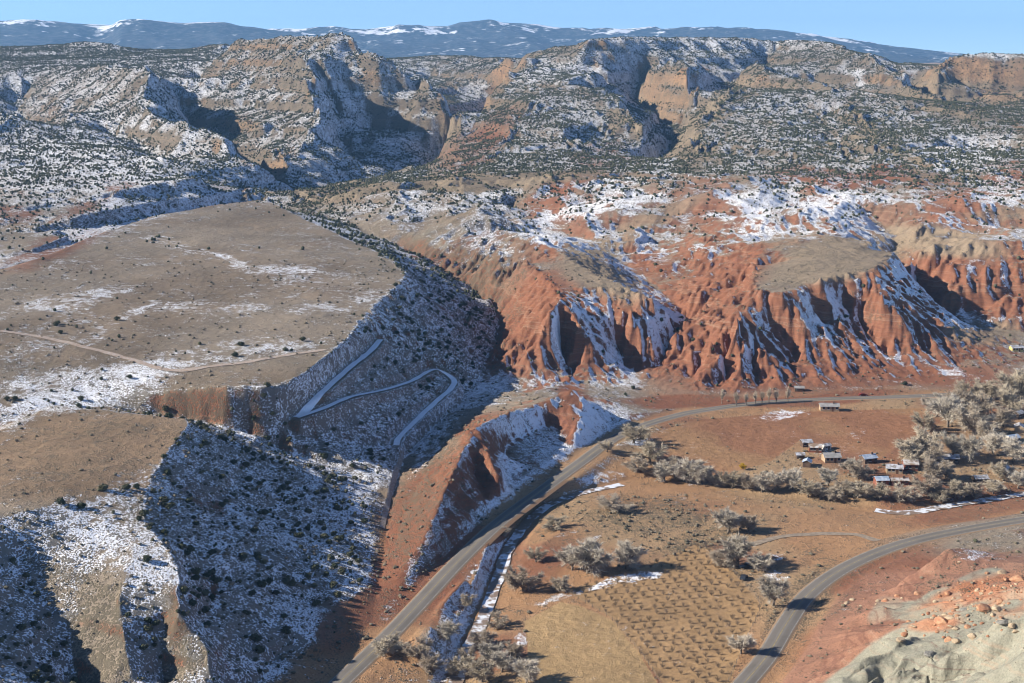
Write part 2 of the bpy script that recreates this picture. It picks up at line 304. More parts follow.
# base-shape helpers in picture columns (used to say which ground is which)
PX, PY = proj(X, Y, HZ)
calm = sstep(5, 14, d_road)                    # road beds stay even
far = sstep(950, 1500, RR)[:, None] * np.ones_like(HZ)
valley = sstep(6.5, 3.5, HZ) * sstep(900, 760, Y)
WX = X + 22 * (fbm(X / 60, Y / 60, 2, 5) - .5); WY = Y + 22 * (fbm(X / 60, Y / 60, 2, 9) - .5)

# broad relief
HZ = HZ + (fbm(WX / 160, WY / 160, 3, 31) - .5) * 12 * far + (fbm(WX / 45, WY / 45, 4, 33) - .5) * (2.6 + 2 * far) * (1 - valley) * calm * sstep(300, 420, RR)[:, None] * (0.35 + .65 * sstep(3, 14, np.abs(HZ - 3)))
HZ = HZ + (fbm(X / 14, Y / 14, 3, 35) - .5) * .7 * valley * calm

# gullies that run down the slopes
GX0, GY0 = grad(blur(up(blur(Z, 5)), 2))
def gullies(HZ, lam, k, mask, seed, mix=1.0):
    gx, gy = grad(blur(HZ, 4))
    gx = GX0 * mix + gx * (1 - mix); gy = GY0 * mix + gy * (1 - mix)
    sl = np.hypot(gx, gy) + 1e-6
    ux, uy = gx / sl, gy / sl
    x, y = (WX / lam), (WY / lam)
    cx, cy = np.floor(x), np.floor(y)
    sc = np.zeros_like(x); ss = np.zeros_like(x)
    for ox in (-1, 0, 1):
        for oy in (-1, 0, 1):
            ix, iy = cx + ox, cy + oy
            ii, jj = ix.astype(np.int64), iy.astype(np.int64)
            vx = x - (ix + .5 + .5 * (_h(ii, jj, seed) - .5)); vy = y - (iy + .5 + .5 * (_h(ii, jj, seed + 77) - .5))
            w = np.clip(1 - (vx * vx + vy * vy) / 2.1, 0, 1) ** 3
            ph = (vx * -uy + vy * ux) * 2 * PI
            sc += w * np.cos(ph); ss += w * np.sin(ph)
    m = np.sqrt(sc * sc + ss * ss) + 1e-6
    c = sc / np.maximum(m, .35)
    prof = 1 - np.sqrt(np.clip(1 - (c * .5 + .5), 0, 1) + .02) * 1.5      # sharp crests between rounded gully floors
    return HZ + prof * lam * k * np.minimum(sl, .8) * mask
badm = sstep(460, 520, Y) * sstep(1150, 950, Y) * sstep(-140, -20, X - (Y - 700) * .15) * sstep(2.8, 7, HZ) * calm
badm *= .35 + .65 * sstep(620, 660, Y)
sunny = (-GX0 * SDIR.x - GY0 * SDIR.y + SDIR.z) / np.sqrt(1 + GX0 ** 2 + GY0 ** 2)
badm = badm * (1 + 1.1 * sstep(.58, .85, sunny) * .5)
hillm = sstep(4, 9, HZ) * (1 - far) * calm
shade_slope = sstep(40, -60, X) * (1 - far)
midm = sstep(820, 960, Y) * sstep(1380, 1180, Y) * sstep(-120, -40, X + (Y - 900) * .2)
HZ = HZ + (1 - np.abs(fbm(WX / 95, WY / 95, 3, 37) * 2 - 1) - .75) * 15 * midm + (1 - np.abs(fbm(WX / 36, WY / 36, 3, 38) * 2 - 1) - .75) * 9 * midm
HZ = gullies(HZ, 170, .06, far, 1)
HZ = gullies(HZ, 75, .11, far, 2, .8)
HZ = gullies(HZ, 40, .03, badm + .10 * hillm, 3)
HZ = gullies(HZ, 20, .09, np.clip(badm + .16 * hillm + .5 * midm, 0, 2), 4, .7)
HZ = gullies(HZ, 10, .20, np.clip(badm * 1.1 + .2 * hillm + .4 * midm, 0, 2), 5, .6)
HZ = gullies(HZ, 6, .22, badm, 11, .4)
HZ = gullies(HZ, 3.2, .16, badm, 10, .3)
HZ = gullies(HZ, 34, .07, far, 6, .6)
mound = sstep(430, 390, Y) * sstep(70, 95, X) * sstep(4, 8, HZ)
HZ = gullies(HZ, 26, .17, mound, 7); HZ = gullies(HZ, 10, .24, mound, 8, .6); HZ = gullies(HZ, 3.5, .14, mound, 9, .5)
# ledges: hard beds stand as small cliffs, soft beds as slopes
def ledges(HZ, step, amt, mask, seed):
    zz = HZ + 7 * (fbm(X / 260, Y / 260, 2, seed) - .5) + 1.0 * (fbm(X / 25, Y / 25, 2, seed + 3) - .5)
    f = zz / step; b = np.floor(f); t = f - b
    hard = .35 + .65 * _h(b.astype(np.int64), b.astype(np.int64) * 0 + 3, seed)
    tt = np.where(t < .8, t * .28 / .8, .28 + (t - .8) * .72 / .2)
    return HZ + (tt - t) * step * amt * hard * mask
gx, gy = grad(blur(HZ, 2)); slope = np.hypot(gx, gy)
lw = .25 + .75 * sstep(-.27, -.19, X / Y)
HZ = ledges(HZ, 26, .62, far * lw * sstep(.08, .22, slope), 12)
HZ = ledges(HZ, 11, .6, lw * far * .8 * sstep(.12, .35, slope), 14)
rav = sstep(-130, -200, X) * sstep(860, 930, Y) * sstep(1500, 1250, Y)
HZ = ledges(HZ, 14, 1.0, rav * sstep(.08, .2, slope), 18)
HZ = ledges(HZ, 4.5, .42, np.clip(badm, 0, 1) * sstep(.2, .5, slope), 15)
HZ = ledges(HZ, 7, .25, sstep(520, 470, Y) * sstep(-20, -60, X) * sstep(.3, .6, slope), 16)
# small lumps, road beds and creek bed
HZ = HZ + (fbm(X / 5, Y / 5, 3, 41) - .5) * (.6 - .4 * valley) * calm * (1 + .6 * far)
HZ = HZ + (1 - np.abs(fbm(X / 6, Y / 6, 3, 44) * 2 - 1) - .7) * 2.2 * badm * sstep(.15, .4, slope)
HZ = HZ + (fbm(X / 1.8, Y / 1.8, 2, 47) - .5) * .22 * calm * (1 - far)
def bed(HZ, pts, D, w0, w1):
    zt = np.zeros_like(HZ); best = np.full(HZ.shape, 1e9, np.float32)
    for (x0, y0, z0), (x1, y1, z1) in zip(pts[:-1], pts[1:]):
        a, b = np.searchsorted(RR, [min(math.hypot(x0, y0), math.hypot(x1, y1)) - w1 - 2, max(math.hypot(x0, y0), math.hypot(x1, y1)) + w1 + 2])
        xs, ys = X[a:b], Y[a:b]; dx, dy = x1 - x0, y1 - y0
        t = np.clip(((xs - x0) * dx + (ys - y0) * dy) / (dx * dx + dy * dy + 1e-9), 0, 1)
        dd = np.hypot(xs - x0 - t * dx, ys - y0 - t * dy)
        m = dd < best[a:b]
        best[a:b] = np.where(m, dd, best[a:b]); zt[a:b] = np.where(m, z0 + (z1 - z0) * t, zt[a:b])
    w = sstep(w1, w0, best)
    return HZ * (1 - w) + zt * w
HZ = bed(HZ, ROAD1W, d_r1, 5.2, 11); HZ = bed(HZ, ROAD2W, d_r2, 5.2, 11)
HZ = bed(HZ, [(x, y, -2.0) for x, y, z in CREEKW], d_ck, 2.6, 6.5)
TR1, TR2 = spline([P(*p) for p in TRACK1], 6), spline([P(*p) for p in TRACK2], 6)
HZ = bed(HZ, TR1, None, 2.2, 5); HZ = bed(HZ, TR2[:73], None, 2.2, 5)
d_tr = np.minimum(line_dist(TR1, 12), line_dist(TR2, 12))

def ground(x, y):
    r = math.hypot(x, y); a = math.atan2(x, y)
    i = int(np.clip(np.searchsorted(RR, r) - 1, 0, NR - 2)); j = (a - PH[0]) / (PH[1] - PH[0]); jj = int(min(max(math.floor(j), 0), NA - 2))
    t = min(max((r - RR[i]) / (RR[i + 1] - RR[i]), 0), 1); u = min(max(j - jj, 0), 1)
    return float((HZ[i, jj] * (1 - u) + HZ[i, jj + 1] * u) * (1 - t) + (HZ[i + 1, jj] * (1 - u) + HZ[i + 1, jj + 1] * u) * t)
def hit(px, py):                               # first ground a pixel's ray meets
    u, v = (px - 512) / FPX, (341.5 - py) / FPX
    fy, fz = CP + v * SP, v * CP - SP
    k = math.hypot(u, fy)
    a = math.atan2(u, fy); j = int(round((a - PH[0]) / (PH[1] - PH[0]))); j = min(max(j, 0), NA - 1)
    zr = CAMZ + RR / k * fz
    below = np.nonzero(HZ[:, j] >= zr)[0]
    if len(below) == 0: return None
    i = below[0]; r = RR[i]
    if i > 0:
        f0 = zr[i - 1] - HZ[i - 1, j]; f1 = HZ[i, j] - zr[i]; r = RR[i - 1] + (RR[i] - RR[i - 1]) * f0 / (f0 + f1 + 1e-9)
    x, y = r * math.sin(a), r * math.cos(a)
    return Vector((x, y, ground(x, y)))
print('relief', round(time.time() - T0, 1))

# ------------------------------------------------------------------ what covers the ground
gx, gy = grad(HZ); nz = 1 / np.sqrt(1 + gx * gx + gy * gy)
slope = np.hypot(gx, gy)
EXPO = (-gx * SDIR.x - gy * SDIR.y + SDIR.z) * nz            # how squarely the winter sun meets the ground
gxs, gys = grad(blur(HZ, 6)); nzs = 1 / np.sqrt(1 + gxs * gxs + gys * gys)
EXPO = .55 * EXPO + .45 * (-gxs * SDIR.x - gys * SDIR.y + SDIR.z) * nzs
PX, PY = proj(X, Y, HZ)
n60, n15, n200 = fbm(X / 60, Y / 60, 4, 51), fbm(X / 15, Y / 15, 4, 52), fbm(X / 220, Y / 220, 3, 53)
QX = PX + 26 * (fbm(X / 30, Y / 30, 3, 55) - .5); QY = PY + 14 * (fbm(X / 30, Y / 30, 3, 56) - .5)
def brush(items):
    F = np.zeros_like(HZ)
    for cx, cy, rx, ry, ang, amp in items:
        m = max(rx, ry) * 2.0
        sel = (np.abs(QX - cx) < m) & (np.abs(QY - cy) < m)
        x, y = QX[sel] - cx, QY[sel] - cy
        c, si = math.cos(math.radians(ang)), math.sin(math.radians(ang))
        u, v = (x * c - y * si) / rx, (x * si + y * c) / ry          # angle counts counter-clockwise in the picture
        F[sel] += amp * sstep(1.35, .65, np.sqrt(u * u + v * v))
    return F
def inpoly(poly):
    sel = np.zeros(HZ.shape, bool); n = len(poly)
    for i in range(n):
        (x0, y0), (x1, y1) = poly[i], poly[(i + 1) % n]
        if y0 == y1: continue
        c = ((y0 > PY) != (y1 > PY)) & (PX < (x1 - x0) * (PY - y0) / (y1 - y0) + x0)
        sel ^= c
    return sel
ORCHARD = [(565, 590), (628, 574), (694, 545), (712, 548), (762, 606), (745, 640), (728, 690), (668, 690), (640, 655), (612, 618)]
HAYFIELD = [(524, 622), (560, 602), (580, 606), (612, 620), (640, 655), (662, 690), (520, 690), (528, 650)]
PLOUGHED = [(652, 433), (700, 420), (790, 412), (930, 408), (925, 430), (880, 458), (845, 452), (800, 440), (770, 462), (720, 476), (660, 462), (640, 450)]
near = RR[:, None] < 900
orch = inpoly(ORCHARD) & near & (HZ < 3); hay = inpoly(HAYFIELD) & near & (HZ < 3); plo = inpoly(PLOUGHED) & near & (HZ < 4)

def C(*c): return np.array(c, np.float32)
TAN, TAN2, STRAW = C(.262, .212, .157), C(.225, .165, .110), C(.335, .225, .112)
RED, RED2, ORANGE = C(.222, .093, .052), C(.145, .060, .037), C(.35, .193, .094)
ROCK, ROCK2, CLAY, SCREE = C(.175, .14, .105), C(.27, .17, .10), C(.275, .262, .20), C(.145, .122, .098)
def mixc(A, c, w): return A * (1 - w[..., None]) + c * w[..., None]
one = np.ones_like(HZ)
left = sstep(20, -30, X - (Y - 620) * .06 + 6) * (1 - far)            # the plateau side
soil = one[..., None] * TAN
soil = mixc(soil, TAN2, sstep(.45, .7, n60) * .6)
bad = (1 - left) * (1 - far) * sstep(2.6, 5, HZ)
midw = sstep(820, 930, Y)
soil = mixc(soil, RED, bad * sstep(.16 + .12 * midw, .36 + .22 * midw, slope + .5 * (n60 - .5)))
soil = mixc(soil, RED2, bad * sstep(.6, .8, n15) * .5)
soil = mixc(soil, RED, left * sstep(.75, 1.1, slope) * .9)
soil = mixc(soil, SCREE, far * .8)
soil = mixc(soil, RED2, rav * sstep(.4, .8, slope) * .9)  # ravine walls: their shade is painted into the soil as darker red
soil = mixc(soil, ROCK, far * lw * sstep(.45, .8, slope)); soil = mixc(soil, ROCK2, far * lw * sstep(.9, 1.4, slope) * sstep(.42, .5, n200))
flat = sstep(4.2, 2.8, HZ) * sstep(900, 720, Y) * (1 - far)
soil = mixc(soil, ORANGE, flat * .9)
soil = mixc(soil, C(.32, .222, .128), flat * sstep(.42, .62, n60) * .8)
soil = mixc(soil, RED, flat * sstep(.56, .7, fbm(X / 38, Y / 38, 4, 58)) * .75)
redw = brush([(428, 520, 75, 20, 58, 1), (478, 440, 30, 12, 50, 1), (425, 560, 34, 60, -55, 1), (390, 590, 26, 34, -40, .9), (445, 490, 30, 70, -60, 1), (480, 440, 18, 20, 0, 1), (575, 410, 18, 28, 0, 1), (700, 350, 75, 45, 0, .8), (820, 370, 110, 26, 0, .8), (515, 330, 30, 60, -45, .9), (445, 268, 60, 12, -28, .9), (470, 245, 14, 40, -60, .7), (540, 295, 40, 22, 30, .6),
              (900, 290, 18, 40, 30, .9), (960, 270, 60, 18, 0, .8), (680, 400, 60, 7, 0, .9), (780, 400, 130, 5, 3, .8), (960, 375, 50, 14, 0, .9), (885, 575, 60, 26, 20, .9), (870, 640, 60, 24, 38, .8), (960, 565, 60, 12, 10, .6), (820, 655, 50, 26, 50, .7), (980, 510, 80, 10, 8, .8), (555, 560, 20, 30, -50, .5), (440, 600, 20, 30, -45, .8), (620, 560, 60, 12, 0, .25),
              (600, 152, 30, 10, 10, .9), (630, 155, 20, 8, 0, .9), (550, 200, 26, 16, 40, .9), (585, 175, 36, 8, 20, .7), (825, 177, 40, 12, -8, 1), (785, 175, 30, 8, 0, .8), (885, 175, 22, 12, 10, 1), (930, 178, 26, 9, 0, .9), (700, 200, 40, 18, 20, .6), (610, 270, 40, 14, 20, .5), (650, 262, 22, 16, 0, .6), (720, 280, 60, 18, 20, .8), (960, 210, 40, 24, 0, .8), (1010, 175, 30, 14, 0, .9), (470, 150, 40, 20, 30, .6), (500, 125, 30, 14, 30, .5),
              (120, 185, 14, 5, 0, .9), (50, 250, 50, 12, 18, .8), (10, 215, 26, 7, 0, .8), (100, 205, 60, 6, 15, .7), (230, 185, 40, 14, 20, .6), (700, 75, 14, 14, 0, .7), (230, 405, 80, 14, 0, .9), (205, 495, 30, 14, -35, .9), (200, 595, 20, 34, -50, .9), (340, 400, 60, 10, 25, .3), (345, 620, 24, 40, -50, .7)])
soil = mixc(soil, RED * .98, np.clip(redw, 0, 1) * sstep(.12, .42, n15 + .2 * redw))
tanw = brush([(600, 272, 50, 22, -32, 1), (845, 258, 80, 20, 14, 1), (950, 240, 60, 14, -8, 1), (800, 240, 40, 12, 0, .6), (480, 182, 130, 8, 4, 1), (640, 225, 70, 10, 25, .7), (340, 190, 50, 10, 5, 1), (635, 115, 18, 16, 0, .9), (725, 100, 40, 14, 35, .9), (690, 150, 26, 18, -40, .9), (860, 125, 26, 10, -45, .8), (900, 150, 60, 12, -40, .8), (820, 130, 30, 8, -50, .6), (590, 90, 20, 10, 0, .4), (960, 95, 60, 20, 0, .8), (980, 332, 40, 14, 0, .8), (90, 460, 110, 40, 10, .6), (450, 110, 16, 30, 0, .8), (1000, 215, 30, 8, 0, .6)])
soil = mixc(soil, TAN * C(1.05, 1.0, .92), np.clip(tanw, 0, 1) * .95)
orw = np.clip(brush([(975, 70, 48, 9, -4, 1), (1000, 96, 26, 8, 0, .6), (596, 47, 12, 6, 0, 1), (690, 78, 14, 10, 0, 1), (600, 60, 16, 6, 20, .7), (505, 72, 8, 10, 0, .8), (640, 65, 14, 5, 0, .5), (765, 80, 8, 6, 0, .8), (370, 78, 30, 5, 0, .5), (318, 95, 6, 20, 0, .6), (445, 100, 12, 18, 0, .5), (1020, 125, 8, 8, 0, .7), (60, 112, 26, 8, 0, .3), (240, 125, 14, 8, 0, .6), (285, 155, 14, 10, 0, .6)]), 0, 1) * far
soil = mixc(soil, C(.38, .225, .12), orw * .85)
soil = mixc(soil, C(.295, .195, .115), np.clip(brush([(80, 455, 130, 46, 8, 1)]), 0, 1) * sstep(.45, .25, slope) * .8)
claym = brush([(890, 668, 62, 24, 30, 1), (930, 660, 110, 40, 22, 1), (1000, 630, 70, 36, 20, 1), (925, 605, 36, 12, 20, .9), (880, 612, 26, 14, 30, .5), (985, 575, 30, 6, 12, .5)])
claym = claym + brush([(1010, 684, 60, 34, 0, 1)])
claym = sstep(.30, .62, np.clip(claym, 0, 1) + .7 * (n15 - .5)) * near
soil = mixc(soil, C(.29, .152, .098) * (.8 + .4 * n15[..., None]), sstep(440, 425, Y) * sstep(60, 75, X) * sstep(2.5, 4, HZ) * .85)
soil = mixc(soil, CLAY * (.80 + .3 * n15[..., None]), claym)
soil = mixc(soil, C(.40, .17, .085), np.clip(brush([(960, 595, 60, 10, 18, .9), (930, 622, 26, 7, 10, .8), (1010, 600, 30, 14, 20, .6)]), 0, 1) * sstep(.35, .55, n15) * near)
soil = np.where(hay[..., None], STRAW * (.92 + .16 * n15[..., None]), soil)
soil = np.where(orch[..., None], C(.315, .20, .10) * (.8 + .4 * n15[..., None]), soil)
soil = np.where(plo[..., None], mixc(one[..., None] * C(.25, .122, .064) * (.85 + .3 * n15[..., None]), C(.33, .215, .105), sstep(.52, .68, n60) * .45), soil)

snow = .50 + (.46 - EXPO) * 1.25 + .35 * (fbm(X / 7, Y / 7, 3, 95) - .5)
snow += -.62 * flat - .50 * bad * sstep(.2, .5, slope) * sstep(.1, .4, EXPO) - .28 * bad * (1 - midw) + .10 * bad * midw + .14 * far + .10 * far * (1 - lw) - .35 * orw + .12 * left * sstep(.15, -.05, EXPO)
plt = left * sstep(.34, .18, slope) * sstep(30, 36, HZ)
snow += -.36 * plt
soil *= (1 - plt * (.34 - .55 * (fbm(X / 28, Y / 28, 4, 91) - .2)))[..., None]
snow += .16 * (n60 - .5) + .22 * (n15 - .5)
snow -= sstep(.85, 1.35, slope) * .6
snow -= .75 * claym + .35 * np.clip(tanw, 0, 1) + .22 * np.clip(redw, 0, 1) * sstep(.1, .35, EXPO) + .3 * mound
snow += .72 * brush([(60, 300, 75, 8, 10, .42), (180, 246, 50, 5, -12, .42), (235, 262, 22, 4, -20, .45), (215, 308, 60, 7, 0, .36), (300, 280, 60, 16, 0, .14), (120, 322, 40, 4, 30, .4), (330, 305, 50, 8, 10, .34), (265, 200, 30, 4, 0, .2), (285, 268, 30, 4, 0, .5), (70, 385, 90, 16, 6, .52), (40, 410, 60, 12, 14, .55), (230, 352, 90, 12, 8, .50), (150, 372, 40, 10, 0, .4), (15, 350, 14, 4, 0, .1),
               (120, 525, 50, 36, 0, .12), (60, 545, 60, 26, 0, .2), (150, 560, 30, 30, 0, .12), (150, 470, 30, 8, 30, .45), (10, 480, 16, 6, 20, .4), (35, 455, 16, 4, 20, .35), (70, 440, 20, 4, 25, .3), (90, 480, 10, 4, 0, .2),
               (400, 205, 90, 16, 5, .30), (520, 195, 60, 16, 0, .26), (600, 205, 60, 10, 12, .45), (570, 215, 40, 8, 15, .4), (460, 240, 30, 16, 0, .35), (500, 240, 24, 22, 0, .45), (535, 235, 26, 8, -20, .5), (550, 200, 200, 20, 0, .06), (620, 185, 40, 10, 0, .4), (590, 240, 60, 10, 10, .3), (650, 250, 20, 8, 0, .35), (700, 255, 26, 14, -20, .4), (740, 215, 30, 20, 0, .45), (800, 200, 60, 18, 0, .45), (860, 205, 50, 14, 0, .35), (800, 230, 40, 8, 0, .5), (760, 230, 16, 14, 0, .3), (880, 240, 24, 10, 0, .4), (905, 270, 26, 26, -50, .4), (980, 265, 40, 18, -20, .25), (960, 225, 40, 10, -10, .35), (965, 320, 36, 10, 0, .65), (1010, 318, 20, 4, 0, .5), (1000, 190, 30, 20, 0, .3),
               (820, 315, 30, 28, -40, .42), (860, 300, 30, 22, -45, .50), (620, 330, 40, 40, -40, .42), (590, 310, 26, 20, 0, .4), (665, 320, 20, 6, 0, .6), (650, 300, 40, 10, -30, .35), (545, 440, 36, 30, 0, .45), (600, 425, 26, 22, -20, .5), (560, 380, 40, 8, 0, .3), (455, 520, 14, 12, 0, .5), (620, 375, 26, 10, 0, .5), (540, 380, 20, 10, 0, .4), (480, 395, 40, 14, 0, .2), (430, 430, 40, 18, 30, .22), (720, 380, 8, 8, 0, .3), (860, 335, 60, 14, -20, .2), (920, 355, 50, 12, -15, .3), (950, 370, 20, 5, 0, .5),
               (80, 110, 120, 40, 10, .22), (60, 170, 110, 30, 0, .30), (160, 150, 90, 30, 0, .28), (120, 215, 80, 20, 20, .35), (230, 80, 60, 30, 0, .22), (290, 120, 40, 40, 0, .2), (540, 75, 60, 10, 5, .25), (580, 70, 40, 14, 0, .2), (660, 105, 26, 20, 0, .3), (700, 100, 26, 10, 20, .35), (740, 45, 100, 6, 0, .35), (860, 80, 20, 8, -30, .6), (820, 130, 120, 30, -10, .10), (980, 145, 50, 14, 0, .3), (880, 45, 30, 8, 0, .2), (990, 55, 40, 5, 0, .3), (950, 160, 60, 14, 0, .3), (640, 160, 50, 8, 0, .2),
               (474, 478, 54, 22, 58, -1.1), (446, 535, 46, 13, 52, -.9), (410, 450, 50, 26, 30, .45), (470, 393, 46, 14, 22, .4), (365, 520, 22, 50, 0, .2), (440, 610, 20, 20, 0, .32), (470, 580, 20, 22, 0, .42), (505, 545, 20, 20, 0, .40), (480, 560, 10, 30, -40, .3), (395, 600, 12, 30, -40, .5), (540, 500, 26, 14, 30, .35), (640, 577, 22, 5, 18, 1.0), (560, 594, 46, 4, 14, .75), (605, 583, 24, 4, 14, .7), (518, 636, 12, 7, 0, 1.0), (508, 655, 10, 14, 0, .8), (640, 440, 26, 5, 10, .5), (645, 441, 12, 4, 0, .7), (780, 415, 30, 5, 12, .8), (770, 412, 16, 6, 20, .6), (700, 410, 30, 2, 0, .3), (608, 478, 26, 5, 10, .6), (775, 578, 14, 5, 0, .95), (775, 562, 8, 4, 0, .9), (845, 440, 22, 5, 25, .55), (830, 452, 20, 5, 0, .5), (955, 455, 30, 5, 0, .4), (900, 495, 120, 6, 0, .25), (650, 500, 60, 8, 0, .22), (700, 492, 50, 5, 0, .3), (560, 535, 20, 5, 20, .6), (590, 545, 14, 4, 40, .6), (975, 556, 12, 3, 10, .5), (690, 478, 12, 6, 0, .4), (440, 670, 40, 14, 0, .35), (470, 640, 22, 30, -50, .4), (680, 525, 60, 10, 0, .12), (980, 405, 30, 12, 0, .2)])
snow -= brush([(480, 182, 130, 6, 3, .4), (850, 258, 70, 16, 14, .25), (600, 272, 44, 18, -30, .2), (1000, 100, 80, 30, 0, .15), (310, 470, 60, 8, -20, -.1), (110, 640, 24, 50, 0, .35), (225, 655, 18, 24, 0, .5), (95, 445, 70, 26, 0, .25), (250, 225, 80, 14, 10, .12), (120, 345, 60, 10, 8, .2), (200, 275, 80, 12, 0, .10), (345, 620, 16, 40, -45, .6), (200, 498, 24, 10, -35, .7), (205, 590, 14, 30, -30, .5), (160, 300, 200, 70, 0, .05)])
snow[orch | hay | plo] = np.minimum(snow[orch | hay | plo], .05 + brush([(645, 577, 22, 5, 18, 1.0), (560, 594, 46, 4, 14, .7), (605, 583, 24, 4, 14, .7), (780, 413, 26, 5, 14, .38)])[orch | hay | plo])
snow -= .55 * sstep(7.5, 3., d_tr)
snow[d_road < 4.5] = 0
sage = .42 * one - .09 * flat - .3 * claym - .16 * np.clip(redw, 0, 1) * bad - .13 * bad * sstep(.3, .6, slope)
sage += .26 * left * sstep(.3, .5, slope) + .12 * far
sage[hay | orch | plo] = 0
sage += brush([(650, 515, 60, 20, 0, .25), (700, 540, 40, 10, 15, .3), (800, 600, 20, 50, -40, .25), (560, 520, 60, 20, 0, .1), (200, 300, 200, 60, 0, -.12)])
print('cover', round(time.time() - T0, 1))

# ------------------------------------------------------------------ materials
def nt(name):
    m = bpy.data.materials.new(name); m.use_nodes = True
    t = m.node_tree; b = t.nodes['Principled BSDF']; b.inputs['Roughness'].default_value = .9; b.inputs['Specular IOR Level'].default_value = .2
    return m, t, b
def N(t, kind, **kw):
    n = t.nodes.new(kind)
    for k, v in kw.items(): setattr(n, k, v)
    return n
def setin(n, **kw):
    for k, v in kw.items(): n.inputs[k].default_value = v
def noise(t, vec, scale, detail=3, rough=.55):
    n = N(t, 'ShaderNodeTexNoise'); setin(n, Scale=scale, Detail=detail, Roughness=rough); t.links.new(vec, n.inputs['Vector']); return n.outputs['Fac']
def math_(t, op, a, b=None, c=None):
    n = N(t, 'ShaderNodeMath', operation=op)
    for i, v in enumerate((a, b, c)):
        if v is None: continue
        if isinstance(v, (int, float)): n.inputs[i].default_value = v
        else: t.links.new(v, n.inputs[i])
    return n.outputs[0]
def mrange(t, v, a, b, c=0., d=1.):
    n = N(t, 'ShaderNodeMapRange', interpolation_type='SMOOTHSTEP'); setin(n, **{'From Min': a, 'From Max': b, 'To Min': c, 'To Max': d}); t.links.new(v, n.inputs['Value']); return n.outputs[0]
def mixcol(t, f, a, b, mode='MIX'):
    n = N(t, 'ShaderNodeMix', data_type='RGBA', blend_type=mode)
    for sock, v in ((n.inputs[0], f), (n.inputs[6], a), (n.inputs[7], b)):
        if isinstance(v, (int, float)): sock.default_value = v
        elif isinstance(v, tuple): sock.default_value = (*v, 1)
        else: t.links.new(v, sock)
    return n.outputs[2]
MT = {}
m, t, b = nt('ground_cover'); MT['ground'] = m
pos = N(t, 'ShaderNodeNewGeometry').outputs['Position']
soil_a = N(t, 'ShaderNodeAttribute', attribute_name='soil').outputs['Color']
cov = N(t, 'ShaderNodeAttribute', attribute_name='cover'); sep = N(t, 'ShaderNodeSeparateColor'); t.links.new(cov.outputs['Color'], sep.inputs[0])
a_snow, a_sage, a_str = sep.outputs[0], sep.outputs[1], sep.outputs[2]
nf, nm, nb = noise(t, pos, 2.1, 3, .65), noise(t, pos, .34, 5, .62), noise(t, pos, .06, 4, .6)
tone = math_(t, 'ADD', math_(t, 'MULTIPLY', nf, 1.0), math_(t, 'ADD', math_(t, 'MULTIPLY', nm, .75), .13))
soil_v = mixcol(t, 1., soil_a, tone, 'MULTIPLY')
sx = N(t, 'ShaderNodeSeparateXYZ'); t.links.new(pos, sx.inputs[0])
zz = math_(t, 'ADD', sx.outputs[2], math_(t, 'MULTIPLY', nb, 7.))
cz = N(t, 'ShaderNodeCombineXYZ'); t.links.new(zz, cz.inputs[2])
bands = math_(t, 'ADD', math_(t, 'MULTIPLY', noise(t, cz.outputs[0], .55, 3, .7), .5), math_(t, 'MULTIPLY', noise(t, cz.outputs[0], .11, 3, .7), .5))
soil_v = mixcol(t, math_(t, 'MULTIPLY', mrange(t, bands, .51, .58), a_str), soil_v, mixcol(t, .4, soil_v, (.36, .25, .17)))
soil_v = mixcol(t, math_(t, 'MULTIPLY', mrange(t, bands, .48, .41), a_str), soil_v, mixcol(t, .5, soil_v, (.13, .055, .04)))
nd = N(t, 'ShaderNodeTexVoronoi'); setin(nd, Scale=1.6, Randomness=1.); t.links.new(pos, nd.inputs['Vector'])
sg = math_(t, 'ADD', math_(t, 'SUBTRACT', a_sage, nd.outputs['Distance']), math_(t, 'ADD', math_(t, 'MULTIPLY', math_(t, 'SUBTRACT', nm, .5), 1.5), math_(t, 'MULTIPLY', math_(t, 'SUBTRACT', nb, .5), .8)))
sgm = mrange(t, sg, -.05, .12)
soil_v = mixcol(t, math_(t, 'MULTIPLY', sgm, .8), soil_v, (.105, .09, .062))
sv = math_(t, 'ADD', a_snow, math_(t, 'ADD', math_(t, 'MULTIPLY', math_(t, 'SUBTRACT', nf, .5), 1.9), math_(t, 'ADD', math_(t, 'MULTIPLY', math_(t, 'SUBTRACT', nm, .5), 2.0), math_(t, 'MULTIPLY', math_(t, 'SUBTRACT', nb, .5), 1.2))))
snm = mrange(t, sv, .42, .66)
snm = math_(t, 'MULTIPLY', snm, math_(t, 'SUBTRACT', 1., math_(t, 'MULTIPLY', sgm, .9)))
fin = mixcol(t, snm, soil_v, (.80, .81, .84))
t.links.new(fin, b.inputs['Base Color'])
bp = N(t, 'ShaderNodeBump'); setin(bp, Strength=.8, Distance=.5); t.links.new(math_(t, 'ADD', math_(t, 'ADD', math_(t, 'MULTIPLY', nf, .6), math_(t, 'MULTIPLY', nm, 1.6)), math_(t, 'MULTIPLY', sgm, .6)), bp.inputs['Height']); t.links.new(bp.outputs[0], b.inputs['Normal'])

